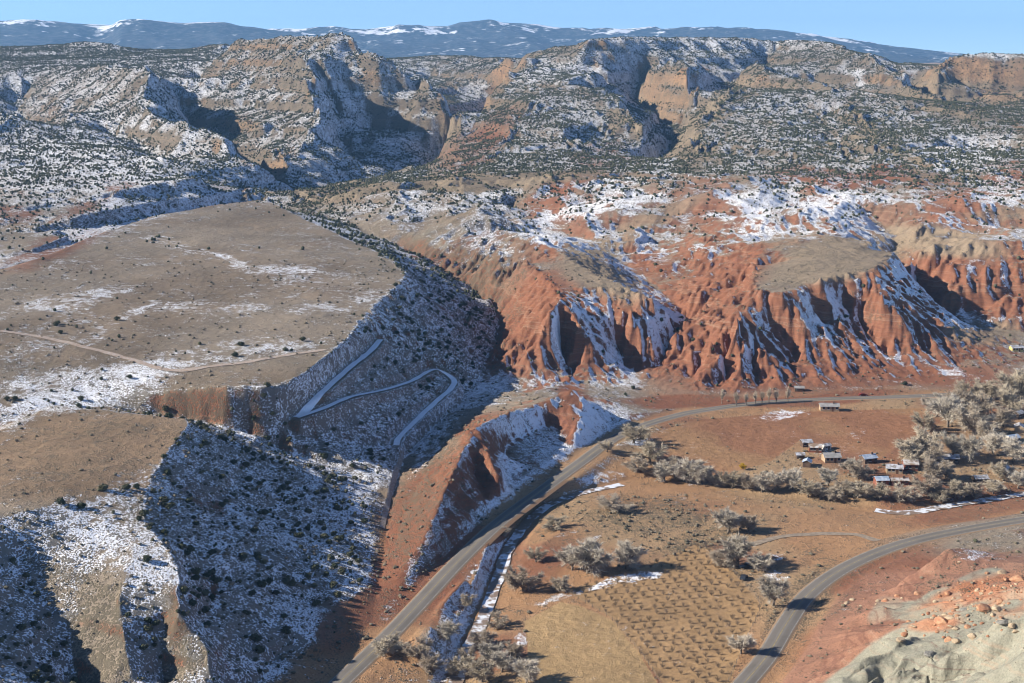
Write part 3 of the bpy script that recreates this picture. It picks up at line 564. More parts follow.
# ------------------------------------------------------------------ ground sheets
def tag(o, label=None, cat=None, group=None, kind=None):
    if label: o['label'] = label
    if cat: o['category'] = cat
    if group: o['group'] = group
    if kind: o['kind'] = kind
    return o
def mesh_np(name, v, f, mat, smooth=True):
    me = bpy.data.meshes.new(name)
    v = np.asarray(v, np.float32); f = np.asarray(f, np.int32); k = f.shape[1]
    me.vertices.add(len(v)); me.vertices.foreach_set('co', v.ravel())
    me.loops.add(f.size); me.loops.foreach_set('vertex_index', f.ravel())
    me.polygons.add(len(f)); me.polygons.foreach_set('loop_start', np.arange(0, f.size, k, dtype=np.int32))
    me.polygons.foreach_set('use_smooth', np.full(len(f), smooth))
    me.update(calc_edges=True)
    if mat: me.materials.append(mat)
    return me
def link(name, me, parent=None):
    o = bpy.data.objects.new(name, me); COL.objects.link(o)
    if parent: o.parent = parent
    return o
strata = np.clip(.7 * far * sstep(.15, .4, slope) + bad * sstep(.2, .5, slope) + left * sstep(.6, 1., slope) + .4 * mound * (1 - claym), 0, 1)
strata *= (1 - np.clip(tanw, 0, 1) * .7)
verts = np.stack([X, Y, HZ], -1).reshape(-1, 3)
soil4 = np.concatenate([np.clip(soil, 0, 1), one[..., None]], -1).reshape(-1, 4).astype(np.float32)
cov4 = np.stack([np.clip(snow, -.5, 1.5), np.clip(sage, 0, 1), strata, one], -1).reshape(-1, 4).astype(np.float32)

zone = np.full(HZ.shape, 0)                                     # 0 valley floor
zone[bad > .5] = 1
zone[(left > .5) & (HZ > 2.8)] = 2
zone[(left > .5) & (HZ > 2.8) & (Y < 512 + 0 * X) & (PY > 402)] = 3
zone[(mound > .3) | ((HZ > 4.5) & (Y < 440) & (X > 60))] = 4
zone[far > .25] = 5
zone[plo] = 6; zone[hay] = 7; zone[orch] = 8
ZN = [('valley_floor', 'orange and tan valley floor with dry grass'), ('badlands', 'fluted red badland hills with snow on shaded sides'), ('plateau', 'wide tan grassy plateau with red rim cliffs'), ('mesa', 'lower tan mesa with shaded snowy flank at the left'),
      ('clay_mound', 'pale grey-green clay mound with red foot at lower right'), ('canyon_hills', 'snow-dusted canyon hills dotted with junipers below the skyline'), ('ploughed_field', 'reddish brown bare field beside the far road'), ('hay_field', 'straw-coloured mown field by the creek'), ('orchard_ground', 'brown orchard ground between rows of small bare trees')]
idx = np.arange(NR * NA).reshape(NR, NA)
faces = np.stack([idx[:-1, :-1], idx[:-1, 1:], idx[1:, 1:], idx[1:, :-1]], -1).reshape(-1, 4)
fz = zone[:-1, :-1].reshape(-1)
for zi, (zn, zl) in enumerate(ZN):
    ff = faces[fz == zi]
    if not len(ff): continue
    u, inv = np.unique(ff, return_inverse=True)
    me = mesh_np(zn, verts[u], inv.reshape(-1, 4), MT['ground'])
    a = me.attributes.new('soil', 'FLOAT_COLOR', 'POINT'); a.data.foreach_set('color', soil4[u].ravel())
    a = me.attributes.new('cover', 'FLOAT_COLOR', 'POINT'); a.data.foreach_set('color', cov4[u].ravel())
    tag(link(zn, me), zl, None, None, 'structure')
print('sheets', round(time.time() - T0, 1))

# ------------------------------------------------------------------ far mountains
def simple(name, col, rough=.9, var=.0, scale=1., col2=None):
    m, t, b = nt(name); b.inputs['Roughness'].default_value = rough
    if var or col2:
        tcn = N(t, 'ShaderNodeNewGeometry').outputs['Position']
        f = noise(t, tcn, scale, 4, .6)
        c2 = col2 or tuple(c * (1 - var) for c in col)
        t.links.new(mixcol(t, mrange(t, f, .38, .62), col, c2), b.inputs['Base Color'])
    else: b.inputs['Base Color'].default_value = (*col, 1)
    MT[name] = m
    return m
m, t, b = nt('mountain'); MT['mountain'] = m
pos = N(t, 'ShaderNodeNewGeometry').outputs['Position']
at = N(t, 'ShaderNodeAttribute', attribute_name='cover'); sp_ = N(t, 'ShaderNodeSeparateColor'); t.links.new(at.outputs['Color'], sp_.inputs[0])
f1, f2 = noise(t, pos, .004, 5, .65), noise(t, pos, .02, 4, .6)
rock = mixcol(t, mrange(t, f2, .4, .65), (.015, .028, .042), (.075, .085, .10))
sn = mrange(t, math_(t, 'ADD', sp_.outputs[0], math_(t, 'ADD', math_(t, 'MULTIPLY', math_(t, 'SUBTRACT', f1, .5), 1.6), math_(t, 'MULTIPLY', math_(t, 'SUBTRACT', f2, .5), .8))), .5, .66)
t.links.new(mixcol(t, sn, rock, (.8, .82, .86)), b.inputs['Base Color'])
def range_(name, label, sky_pts, dtop, dbase, zbase, seed, snow0):
    px = np.arange(sky_pts[0][0], sky_pts[-1][0] + .1, 2.0)
    py = np.interp(px, [p[0] for p in sky_pts], [p[1] for p in sky_pts])
    py = py + .5 * (fbm(px / 9, px * 0, 3, seed) - .5)
    K = 46
    tt = np.linspace(0, 1, K)
    prof = np.interp(tt, [0, .30, .55, .72, .80, 1], [0, .22, .46, .70, .95, 1])
    Xm, Ym, Zm = [], [], []
    for a, b_ in zip(px, py):
        top = M(a, b_, dtop)
        d = dbase + (dtop - dbase) * tt
        x = d * (a - 512) / FPX / CP
        z = zbase + (top[2] - zbase) * prof
        Xm.append(x); Ym.append(d); Zm.append(z)
    Xm, Ym, Zm = np.array(Xm), np.array(Ym), np.array(Zm)
    w = (np.sin(np.clip(tt, 0, 1) * PI))[None, :]
    rid = 1 - np.abs(fbm(Xm / 620 + .25 * Ym / 620, Ym / 2600, 4, seed + 3) * 2 - 1)
    Zm = Zm + w * ((rid - .7) * 120 + (fbm(Xm / 200, Ym / 260, 3, seed + 8) - .5) * 35)
    back = [Zm[:, -1] - 12, np.full(len(px), zbase - 30.)]
    Xm = np.concatenate([Xm, Xm[:, -1:] * 1.015, Xm[:, -1:] * 1.04], 1); Ym = np.concatenate([Ym, Ym[:, -1:] * 1.015, Ym[:, -1:] * 1.04], 1); Zm = np.concatenate([Zm, np.stack(back, 1)], 1)
    K += 2
    ii = np.arange(len(px) * K).reshape(len(px), K)
    f = np.stack([ii[:-1, :-1], ii[1:, :-1], ii[1:, 1:], ii[:-1, 1:]], -1).reshape(-1, 4)
    me = mesh_np(name, np.stack([Xm, Ym, Zm], -1).reshape(-1, 3), f, MT['mountain'])
    cv = np.zeros((len(px), K, 4), np.float32); cv[..., 3] = 1
    tk = np.concatenate([tt, [1, 1]])
    cv[..., 0] = snow0 + .42 * sstep(.66, .9, tk)[None, :] * np.clip(fbm(px / 40, px * 0 + 3, 3, seed + 5) * 2.2 - .55, 0, 1)[:, None]
    a = me.attributes.new('cover', 'FLOAT_COLOR', 'POINT'); a.data.foreach_set('color', cv.ravel())
    return tag(link(name, me), label, None, None, 'structure')
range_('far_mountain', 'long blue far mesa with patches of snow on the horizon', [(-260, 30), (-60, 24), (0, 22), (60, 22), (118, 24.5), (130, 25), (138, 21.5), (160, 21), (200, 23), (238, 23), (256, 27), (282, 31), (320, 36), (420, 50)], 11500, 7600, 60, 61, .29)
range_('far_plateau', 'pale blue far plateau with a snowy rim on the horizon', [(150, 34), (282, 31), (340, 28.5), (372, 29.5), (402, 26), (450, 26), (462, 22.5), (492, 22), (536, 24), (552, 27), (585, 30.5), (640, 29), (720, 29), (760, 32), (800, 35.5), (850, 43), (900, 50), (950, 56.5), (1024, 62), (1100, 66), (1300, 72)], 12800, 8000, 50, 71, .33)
# plain that carries the country on to the horizon
pv = []
for r in (4378, 5200, 6600, 9000, 13400):
    for a in np.linspace(-AZ * 1.3, AZ * 1.3, 60): pv.append((r * math.sin(a), r * math.cos(a), 108 if r < 4400 else 92 - (r > 8000) * 40))
ii = np.arange(300).reshape(5, 60)
me = mesh_np('far_plain', pv, np.stack([ii[:-1, :-1], ii[:-1, 1:], ii[1:, 1:], ii[1:, :-1]], -1).reshape(-1, 4), simple('far_plain_soil', (.16, .13, .10), .95, .5, .004))
tag(link('far_plain', me), 'far plain between the canyon hills and the mountains', None, None, 'structure')

# ------------------------------------------------------------------ roads, creek, tracks
def strip(pts, offs, lift, name, mat, label, kind='structure', follow=False, ds=2.5):
    P2 = [np.array(p) for p in pts]
    seg = [0]
    for a, c in zip(P2[:-1], P2[1:]): seg.append(seg[-1] + math.hypot(*(c - a)[:2]))
    n = int(seg[-1] / ds); s_ = np.linspace(0, seg[-1], n)
    pp = np.stack([np.interp(s_, seg, [p[k] for p in P2]) for k in range(3)], 1)
    tg = np.gradient(pp[:, :2], axis=0); tg /= np.linalg.norm(tg, axis=1)[:, None]
    nr = np.stack([tg[:, 1], -tg[:, 0]], 1)
    V, F, U = [], [], []
    K = len(offs)
    for i in range(n):
        for k, (o, dz) in enumerate(zip(offs, lift)):
            oo = o * (1 + (.18 * (vnoise(np.array([s_[i] / 5.]), np.array([k * 7.]), 3)[0] - .5) * 2 if follow else 0))
            x, y = pp[i, 0] + nr[i, 0] * oo, pp[i, 1] + nr[i, 1] * oo
            z = (ground(x, y) if follow else pp[i, 2]) + dz
            V.append((x, y, z)); U.append((s_[i], o))
    ii = np.arange(n * K).reshape(n, K)
    F = np.stack([ii[:-1, :-1], ii[:-1, 1:], ii[1:, 1:], ii[1:, :-1]], -1).reshape(-1, 4)
    me = mesh_np(name, V, F, mat)
    uv = me.uv_layers.new(name='along'); li = np.zeros(F.size, np.int32); me.loops.foreach_get('vertex_index', li)
    uv.data.foreach_set('uv', np.array(U, np.float32)[li].ravel())
    return tag(link(name, me), label, None, None, kind)
m, t, b = nt('asphalt'); MT['asphalt'] = m
uv = N(t, 'ShaderNodeUVMap', uv_map='along').outputs[0]; su = N(t, 'ShaderNodeSeparateXYZ'); t.links.new(uv, su.inputs[0])
pos = N(t, 'ShaderNodeNewGeometry').outputs['Position']
nn = noise(t, pos, .5, 4); nl = noise(t, pos, .06, 3)
ab = math_(t, 'ABSOLUTE', su.outputs[1])
base = mixcol(t, nn, (.120, .108, .094), (.165, .147, .126))
base = mixcol(t, mrange(t, nl, .4, .6), base, mixcol(t, .5, base, (.185, .165, .142)))
track = mrange(t, math_(t, 'ABSOLUTE', math_(t, 'SUBTRACT', ab, 1.55)), .55, .95)
base = mixcol(t, math_(t, 'MULTIPLY', track, .55), base, (.215, .192, .165))
base = mixcol(t, mrange(t, ab, 2.75, 2.95), base, (.26, .19, .125))
base = mixcol(t, mrange(t, math_(t, 'ADD', ab, math_(t, 'MULTIPLY', nn, .6)), 3.3, 4.0), base, (.30, .18, .10))
t.links.new(base, b.inputs['Base Color'])
OF = [-4.6, -3.0, -2.8, 0, 2.8, 3.0, 4.6]
simple('line_yellow', (.42, .32, .12), .7, .5, .8); simple('line_white', (.36, .34, .31), .7, .5, .8)
for nme, w, lab in (('road', ROAD1W, 'grey two-lane road curving past the red fins'), ('road', ROAD2W, 'grey two-lane road bending below the clay mound')):
    r = strip(w, OF, [-.35, .16, .20, .24, .20, .16, -.35], nme, MT['asphalt'], lab)
    for k, (o, mm, nmk) in enumerate(((0, 'line_yellow', 'centre_line'), (-2.7, 'line_white', 'edge_line'), (2.7, 'line_white', 'edge_line'))):
        l = strip(w, [o - .08, o + .08], [.246 - .04 * abs(o) / 3.1, .246 - .04 * abs(o) / 3.1], nmk, MT[mm], None, None); l.parent = r
m, t, b = nt('creek_ice'); MT['ice'] = m; b.inputs['Roughness'].default_value = .5
pos = N(t, 'ShaderNodeNewGeometry').outputs['Position']
n1, n2 = noise(t, pos, .35, 4, .6), noise(t, pos, .09, 3, .6)
f = math_(t, 'ADD', math_(t, 'MULTIPLY', n1, .6), math_(t, 'MULTIPLY', n2, .5))
cc = mixcol(t, mrange(t, f, .50, .58), (.70, .72, .76), (.22, .16, .12)); t.links.new(cc, b.inputs['Base Color'])
strip(CREEKW[:68], [-2.0, -.8, .8, 2.0], [.2, .14, .14, .2], 'creek', MT['ice'], 'narrow frozen creek with snowy ice beside the orchard', 'structure', True)
strip(CREEKW[101:], [-2.4, -.8, .8, 2.4], [.2, .14, .14, .2], 'creek', MT['ice'], 'frozen creek bend with snowy ice below the cottonwoods at right', 'structure', True)
simple('track_snow', (.88, .88, .89), .8, 0, .4, (.80, .80, .81)); simple('track_dirt', (.30, .21, .145), .9, 0, 1.6, (.42, .37, .33))
def pixpath(pp, k=6): return [tuple(q) for q in spline([tuple(hit(*p)) for p in pp], k)]
strip(pixpath([p[:2] for p in TRACK1]), [-1.5, -.5, .5, 1.5], [.3, .34, .34, .3], 'snowy_track', MT['track_snow'], 'snow-covered track climbing to the plateau rim above the switchback', 'structure', True, 1.5)
strip(pixpath([p[:2] for p in TRACK2[:13]]), [-1.4, -.5, .5, 1.4], [.3, .34, .34, .3], 'snowy_track', MT['track_snow'], 'snow-covered track looping down from the sharp switchback', 'structure', True, 1.5)
strip(pixpath([p[:2] for p in TRACK2[12:]]), [-.9, 0, .9], [.16] * 3, 'dirt_track', MT['track_dirt'], 'dirt track with snow running down to the red apron', 'structure', True, 1.5)
strip(pixpath([(0, 331), (40, 337), (80, 346), (120, 357), (150, 366), (180, 371), (215, 366), (250, 362), (290, 355), (325, 350)]), [-1.6, 0, 1.6], [.2] * 3, 'dirt_track', MT['track_dirt'], 'pale dirt track crossing the tan plateau', 'structure', True, 2.)
strip(pixpath([(752, 545), (775, 538), (800, 535), (830, 534), (858, 535), (878, 541)]), [-1.6, 0, 1.6], [.16] * 3, 'gravel_drive', simple('gravel', (.30, .24, .18), .95, .3, .8), 'grey gravel drive branching from the right-hand road', 'structure', True, 2.)
print('roads', round(time.time() - T0, 1))

# ------------------------------------------------------------------ trees
def thing(name, label, cat, loc=(0, 0, 0), rz=0, group=None):
    o = bpy.data.objects.new(name, None); COL.objects.link(o); o.location = loc; o.rotation_euler = (0, 0, rz); o.empty_display_size = .5
    return tag(o, label, cat, group)
def leafmat(name, c1, c2):
    m, t, b = nt(name)
    oi = N(t, 'ShaderNodeObjectInfo').outputs['Random']; pos = N(t, 'ShaderNodeNewGeometry').outputs['Position']
    f = math_(t, 'ADD', math_(t, 'MULTIPLY', oi, .6), math_(t, 'MULTIPLY', noise(t, pos, 1.6, 3), .5))
    t.links.new(mixcol(t, mrange(t, f, .25, .85), c1, c2), b.inputs['Base Color']); MT[name] = m
    return m
leafmat('juniper_leaf', (.034, .042, .024), (.085, .085, .05))
leafmat('sage_leaf', (.10, .092, .066), (.20, .165, .115))
leafmat('twig_dark', (.14, .105, .075), (.22, .165, .12)); leafmat('twig_pale', (.42, .375, .305), (.57, .51, .42)); leafmat('twig_brown', (.38, .315, .24), (.50, .43, .335)); leafmat('twig_gold', (.40, .34, .25), (.51, .44, .335))
simple('bark', (.21, .17, .13), .95, .4, 3.)
def ico_lump(c, r, rs, squash=1.):
    bm = bmesh.new(); bmesh.ops.create_icosphere(bm, subdivisions=1, radius=1)
    vs = np.array([v.co[:] for v in bm.verts]); fs = np.array([[v.index for v in f.verts] for f in bm.faces]); bm.free()
    vs = vs * (1 + .55 * (rs.random((len(vs), 1)) - .5)) * r; vs[:, 2] *= squash
    return vs + np.array(c), fs
def juniper_mesh(seed):
    rs = np.random.default_rng(seed)
    V, F, n = [], [], 0
    for k in range(9):
        a = rs.random() * 6.28; q = rs.random() ** .5 * .62; z = .35 + .9 * rs.random()
        q *= (1.25 - .55 * z)
        v, f = ico_lump((q * math.cos(a), q * math.sin(a), z), .40 + .22 * rs.random(), rs, .95)
        V.append(v); F.append(f + n); n += len(v)
    for k in range(150):                                   # loose sprays that break the outline
        d = rs.normal(size=3); d /= np.linalg.norm(d); d[2] = abs(d[2]) * .9
        p = np.array([0, 0, .75]) + d * np.array([.85, .85, .85]) * (.8 + .35 * rs.random())
        e = rs.normal(size=(3, 3)) * .16
        V.append(p + e); F.append(np.array([[n, n + 1, n + 2]])); n += 3
    me = mesh_np('crown', np.concatenate(V), np.concatenate(F), MT['juniper_leaf'], False); return me
def tube(pts, rads, sides=5):
    V, F = [], []
    for i, (p, r) in enumerate(zip(pts, rads)):
        p = np.array(p); d = np.array(pts[min(i + 1, len(pts) - 1)]) - np.array(pts[max(i - 1, 0)]); d = d / (np.linalg.norm(d) + 1e-9)
        u = np.cross(d, (0, 0, 1.)); u = u / np.linalg.norm(u) if np.linalg.norm(u) > 1e-3 else np.array([1., 0, 0]); w = np.cross(d, u)
        for k in range(sides): V.append(p + r * (math.cos(2 * PI * k / sides) * u + math.sin(2 * PI * k / sides) * w))
    for i in range(len(pts) - 1):
        for k in range(sides): F.append((i * sides + k, i * sides + (k + 1) % sides, (i + 1) * sides + (k + 1) % sides, (i + 1) * sides + k))
    return np.array(V), np.array(F)
def join(parts):
    V, F, n = [], [], 0
    for v, f in parts: V.append(v); F.append(f + n); n += len(v)
    return np.concatenate(V), np.concatenate(F)
JC = [juniper_mesh(100 + k) for k in range(5)]
v, f = join([tube([(0, 0, -.3), (.05, 0, .3), (0, .05, .8)], [.14, .11, .05]), tube([(.05, 0, .3), (.25, .1, .8)], [.07, .03]), tube([(.03, 0, .25), (-.22, -.12, .7)], [.07, .03])])
JT = mesh_np('trunk', v, f, MT['bark'])

def bare_mesh(seed, spread, upright, ntw, mat, tall=1.):
    """unit-high leafless tree: trunk with limbs, crown of branches and fine twigs"""
    rs = np.random.default_rng(seed)
    trunk, V, F, n = [], [], [], 0
    base = .10 + .10 * rs.random()
    trunk.append(tube([(0, 0, -.06), (.01, .0, base * .6), (.015, .01, base + .02)], [.042, .034, .028], 6))
    ends = []
    nl = 7
    for k in range(nl):
        a = 2 * PI * (k + rs.random() * .7) / nl
        rr = spread * (.35 + .65 * rs.random()); zt = .55 + .40 * rs.random()
        if k == 0: rr, zt = .05, .92
        p0 = np.array([.015, .01, base * (.7 + .4 * rs.random())]); p3 = np.array([rr * .62 * math.cos(a), rr * .62 * math.sin(a), zt * .8])
        p1 = p0 + (p3 - p0) * .33 + np.array([0, 0, -.03 + .05 * upright]) + rs.normal(size=3) * .02; p2 = p0 + (p3 - p0) * .68 + rs.normal(size=3) * .03
        trunk.append(tube([p0, p1, p2, p3], [.024, .017, .011, .005], 4))
        for q in range(5): ends.append(p1 + (p3 - p1) * (q / 4.) + rs.normal(size=3) * .015)
    br = []
    for e in ends:
        for k in range(3):
            d = np.array([e[0], e[1], (e[2] - .35) * .8 + .25 * upright]); d = d / (np.linalg.norm(d) + 1e-6) + rs.normal(size=3) * .6; d /= np.linalg.norm(d)
            p = e + d * (.12 + .12 * rs.random()); br.append((e, p))
    def tri(a, c, w):
        nonlocal n
        d = c - a; s_ = np.cross(d, rs.normal(size=3)); s_ = s_ / (np.linalg.norm(s_) + 1e-9) * w
        V.extend([a - s_, a + s_, c]); F.append((n, n + 1, n + 2)); n += 3
    for a, c in br: tri(a, c, .0065)
    for k in range(ntw):
        a, c = br[rs.integers(len(br))]; q = a + (c - a) * rs.random()
        d = (q - np.array([0, 0, .36])); d[2] *= .8; d = d / (np.linalg.norm(d) + 1e-6) + rs.normal(size=3) * .75 + np.array([0, 0, .3 * upright]); d /= np.linalg.norm(d)
        tri(q, q + d * (.06 + .13 * rs.random()), .0070)
    v, f = join(trunk)
    return mesh_np('trunk', v, f, MT['bark']), mesh_np('crown', V, F, MT[mat], False)
BARE = {'pale': [bare_mesh(200 + k, .55, .6, 6000, 'twig_pale') for k in range(5)], 'brown': [bare_mesh(230 + k, .62, .3, 4800, 'twig_brown') for k in range(4)],
        'gold': [bare_mesh(260 + k, .66, .4, 5200, 'twig_gold') for k in range(3)], 'poplar': [bare_mesh(280 + k, .14, 2.2, 900, 'twig_brown') for k in range(3)], 'orchard': [bare_mesh(300 + k, .55, .5, 520, 'twig_dark') for k in range(4)]}
def put_tree(name, label, cat, p, h, w, kind, rng, group=None):
    tr, cr = BARE[kind][rng.integers(len(BARE[kind]))]
    o = thing(name, label, cat, (p.x, p.y, p.z - .05), rng.random() * 6.28, group); o.scale = (w, w, h)
    a = link('trunk', tr, o); c = link('crown', cr, o)
    return o
ORD = ['first', 'second', 'third', 'fourth', 'fifth', 'sixth', 'seventh', 'eighth', 'ninth', 'tenth', 'eleventh', 'twelfth', 'thirteenth', 'fourteenth', 'fifteenth', 'sixteenth', 'seventeenth', 'eighteenth', 'nineteenth', 'twentieth', 'twenty-first', 'twenty-second', 'twenty-third', 'twenty-fourth', 'twenty-fifth', 'twenty-sixth', 'twenty-seventh', 'twenty-eighth', 'twenty-ninth', 'thirtieth']
# pixel of the foot, height and width in pixels, kind
GROVES = [
 ('in the creek row below the far field', 'cottonwoods along the creek', 'cottonwood', [(607, 452, 13, 18, 'gold'), (634, 443, 20, 32, 'gold'), (650, 462, 24, 40, 'gold'), (638, 472, 18, 28, 'brown'), (664, 481, 22, 30, 'pale'), (687, 483, 28, 34, 'pale'), (700, 484, 27, 34, 'pale'), (675, 478, 24, 28, 'brown'), (716, 486, 14, 22, 'brown'), (732, 488, 20, 28, 'gold'), (748, 489, 18, 24, 'brown'), (762, 492, 23, 26, 'pale'), (778, 491, 22, 26, 'pale'), (791, 489, 22, 28, 'pale'), (808, 497, 19, 26, 'gold'), (828, 486, 20, 26, 'pale'), (834, 499, 15, 26, 'brown'), (858, 498, 19, 28, 'gold'), (879, 499, 18, 28, 'gold'), (903, 501, 18, 30, 'brown'), (928, 496, 24, 32, 'brown'), (955, 498, 20, 32, 'gold'), (974, 498, 17, 26, 'brown'), (993, 493, 15, 24, 'gold'), (1018, 488, 18, 26, 'pale'), (845, 494, 17, 22, 'brown'), (820, 497, 15, 20, 'brown'), (940, 500, 16, 24, 'gold')]),
 ('in the grove among the far houses', 'cottonwoods among the houses', 'cottonwood', [(918, 457, 32, 40, 'gold'), (908, 464, 26, 32, 'gold'), (930, 464, 26, 32, 'brown'), (948, 427, 34, 38, 'pale'), (936, 417, 26, 30, 'pale'), (958, 417, 30, 32, 'brown'), (973, 434, 33, 36, 'brown'), (965, 406, 27, 32, 'gold'), (981, 417, 27, 30, 'brown'), (953, 457, 25, 30, 'pale'), (970, 462, 30, 30, 'pale'), (993, 454, 25, 30, 'pale'), (1013, 462, 27, 32, 'pale'), (1008, 412, 27, 32, 'gold'), (1018, 402, 34, 40, 'gold'), (1003, 427, 22, 28, 'brown'), (933, 482, 27, 32, 'brown'), (858, 479, 21, 26, 'brown'), (850, 473, 17, 20, 'pale'), (990, 400, 22, 28, 'gold'), (925, 432, 22, 28, 'gold'), (985, 440, 22, 28, 'brown'), (945, 478, 20, 24, 'brown'), (1000, 478, 18, 26, 'gold')]),
 ('around the orchard by the right-hand road', 'trees around the orchard', 'cottonwood', [(588, 573, 38, 52, 'pale'), (572, 570, 26, 36, 'pale'), (627, 569, 32, 36, 'pale'), (523, 591, 28, 40, 'brown'), (560, 591, 17, 26, 'brown'), (536, 562, 16, 22, 'gold'), (553, 529, 14, 26, 'gold'), (613, 511, 17, 36, 'brown'), (728, 533, 27, 34, 'pale'), (749, 531, 18, 26, 'brown'), (737, 566, 35, 42, 'pale'), (758, 571, 22, 30, 'pale'), (773, 606, 33, 38, 'pale'), (741, 654, 22, 30, 'pale'), (718, 566, 18, 22, 'brown')]),
 ('between main road and creek at the bottom', 'trees between road and creek', 'cottonwood', [(384, 656, 20, 32, 'gold'), (392, 648, 15, 22, 'gold'), (420, 657, 22, 32, 'brown'), (430, 670, 18, 28, 'brown'), (449, 640, 21, 28, 'pale'), (467, 606, 14, 20, 'brown'), (484, 648, 22, 30, 'brown'), (491, 664, 24, 32, 'pale'), (482, 682, 26, 34, 'gold'), (502, 672, 24, 30, 'pale'), (498, 627, 17, 26, 'brown'), (527, 683, 27, 36, 'pale'), (514, 658, 18, 26, 'brown'), (504, 536, 11, 18, 'brown'), (470, 664, 18, 26, 'brown'), (458, 674, 20, 28, 'gold')])]
trng = np.random.default_rng(5)
TREE_SPOTS = []
for where, grp, cat, items in GROVES:
    items = sorted(items, key=lambda q: q[0])
    for k, (px, py, hp, wp, kd) in enumerate(items):
        p = hit(px, py)
        sc = FPX / (p - Vector((0, 0, CAMZ))).length
        look = {'pale': 'pale grey', 'brown': 'brownish', 'gold': 'tan'}[kd]
        put_tree('cottonwood_tree', f'bare {look} cottonwood, {ORD[k]} from left {where}', 'tree', p, hp / sc * .95, wp / sc * 1.05, kd, trng, grp)
        TREE_SPOTS.append((p.x, p.y, wp / sc))
for k, (px, py) in enumerate([(722, 404), (736, 406), (746, 405), (755, 404), (762, 404), (769, 403), (776, 403), (788, 402)]):
    p = hit(px, py); sc = FPX / (p - Vector((0, 0, CAMZ))).length
    put_tree('poplar_tree', f'thin leafless poplar beside the far road, {ORD[k]} from the left in its row', 'tree', p, (13 + 4 * trng.random()) / sc, 7 / sc * 2, 'poplar', trng, 'poplars beside the far road')
# orchard: rows of small leafless trees
def in_poly(x, y, poly):
    c = False; n = len(poly)
    for i in range(n):
        (x0, y0), (x1, y1) = poly[i], poly[(i + 1) % n]
        if (y0 > y) != (y1 > y) and x < (x1 - x0) * (y - y0) / (y1 - y0) + x0: c = not c
    return c
cnt = 0
rowi = 0
ax, bx = np.array(P(612, 618, .6)[:2]), np.array(P(745, 606, .6)[:2])
ux_ = (bx - ax) / np.linalg.norm(bx - ax); uy_ = np.array([-ux_[1], ux_[0]])
for r in range(-18, 22):
    got = 0
    for c in range(-25, 45):
        q = ax + ux_ * (c * 3.5 + (r % 2) * .4) + uy_ * r * 4.7 + trng.normal(size=2) * .32
        px, py = proj(q[0], q[1], .6)
        if not in_poly(px, py, ORCHARD) or py > 695 or trng.random() < .08: continue
        p = Vector((q[0], q[1], ground(q[0], q[1])))
        h = 1.4 + .7 * trng.random()
        put_tree('orchard_tree', f'small leafless fruit tree in the {ORD[min(rowi, 29)]} orchard row from the near edge', 'tree', p, h, h * 1.25, 'orchard', trng, 'leafless fruit trees in the orchard'); cnt += 1; got = 1
    rowi += got
print('orchard', cnt, round(time.time() - T0, 1))

# junipers: the largest in view are trees of their own, the thousands beyond are one mass
horizon = np.maximum.accumulate((HZ - CAMZ) / RR[:, None], axis=0)
vegd = one * .0
vegd += far * (1.25 + .9 * (n60 > .5)) * sstep(2.4, 1.3, slope)
shady = sstep(.42, .12, EXPO)
vegd += (1 - far) * left * shady * 3.0 * sstep(2.6, 6, HZ)
vegd += bad * .10 + bad * shady * .25 * sstep(.9, .5, slope)
mid = sstep(860, 1000, Y) * (1 - far) * (1 - left)
vegd += mid * .2
vegd += brush([(230, 352, 90, 12, 6, .5), (70, 385, 90, 18, 6, .45), (185, 248, 45, 6, -12, .6), (260, 264, 20, 4, 0, .4), (40, 298, 40, 6, 0, .3), (110, 325, 60, 10, 20, .12), (300, 345, 50, 10, 10, .4), (290, 200, 50, 8, -10, 1.), (340, 225, 60, 8, -32, 1.6), (430, 275, 50, 14, -40, 1.2), (400, 200, 110, 14, 0, .7), (560, 190, 100, 14, 0, .4), (390, 265, 20, 12, 0, 1.), (440, 320, 50, 40, -30, .6), (160, 405, 16, 10, 0, 1.2), (20, 600, 40, 30, 0, .8), (50, 630, 30, 12, 0, .8), (620, 330, 40, 30, 0, .25), (800, 205, 100, 25, 0, .35), (470, 300, 30, 12, -40, 1.5)])
vegd -= brush([(500, 470, 110, 60, 40, 3.), (480, 182, 130, 7, 3, 1.), (600, 272, 50, 22, -32, 1.), (845, 258, 80, 20, 14, 1.), (950, 240, 60, 12, -8, .8), (870, 75, 14, 6, -20, 1.), (690, 150, 22, 14, -40, .5), (900, 145, 50, 9, -42, .4), (960, 80, 40, 14, 0, .5)])
vegd += brush([(70, 60, 90, 12, 0, .9), (180, 62, 80, 12, 0, .6), (700, 55, 130, 12, 0, .7), (820, 130, 130, 40, -10, .35), (570, 120, 80, 40, -10, .3), (420, 60, 60, 10, -20, .4), (870, 70, 50, 16, -30, .6), (340, 120, 80, 40, 0, .3)])
clump = fbm(X / 11, Y / 11, 3, 66)
vegd *= .35 + 1.9 * sstep(.40, .62, clump)
vegd *= sstep(.0, .1, 1 - flat) * (1 - mound) * (d_road > 8) * (d_tr > 4.5)
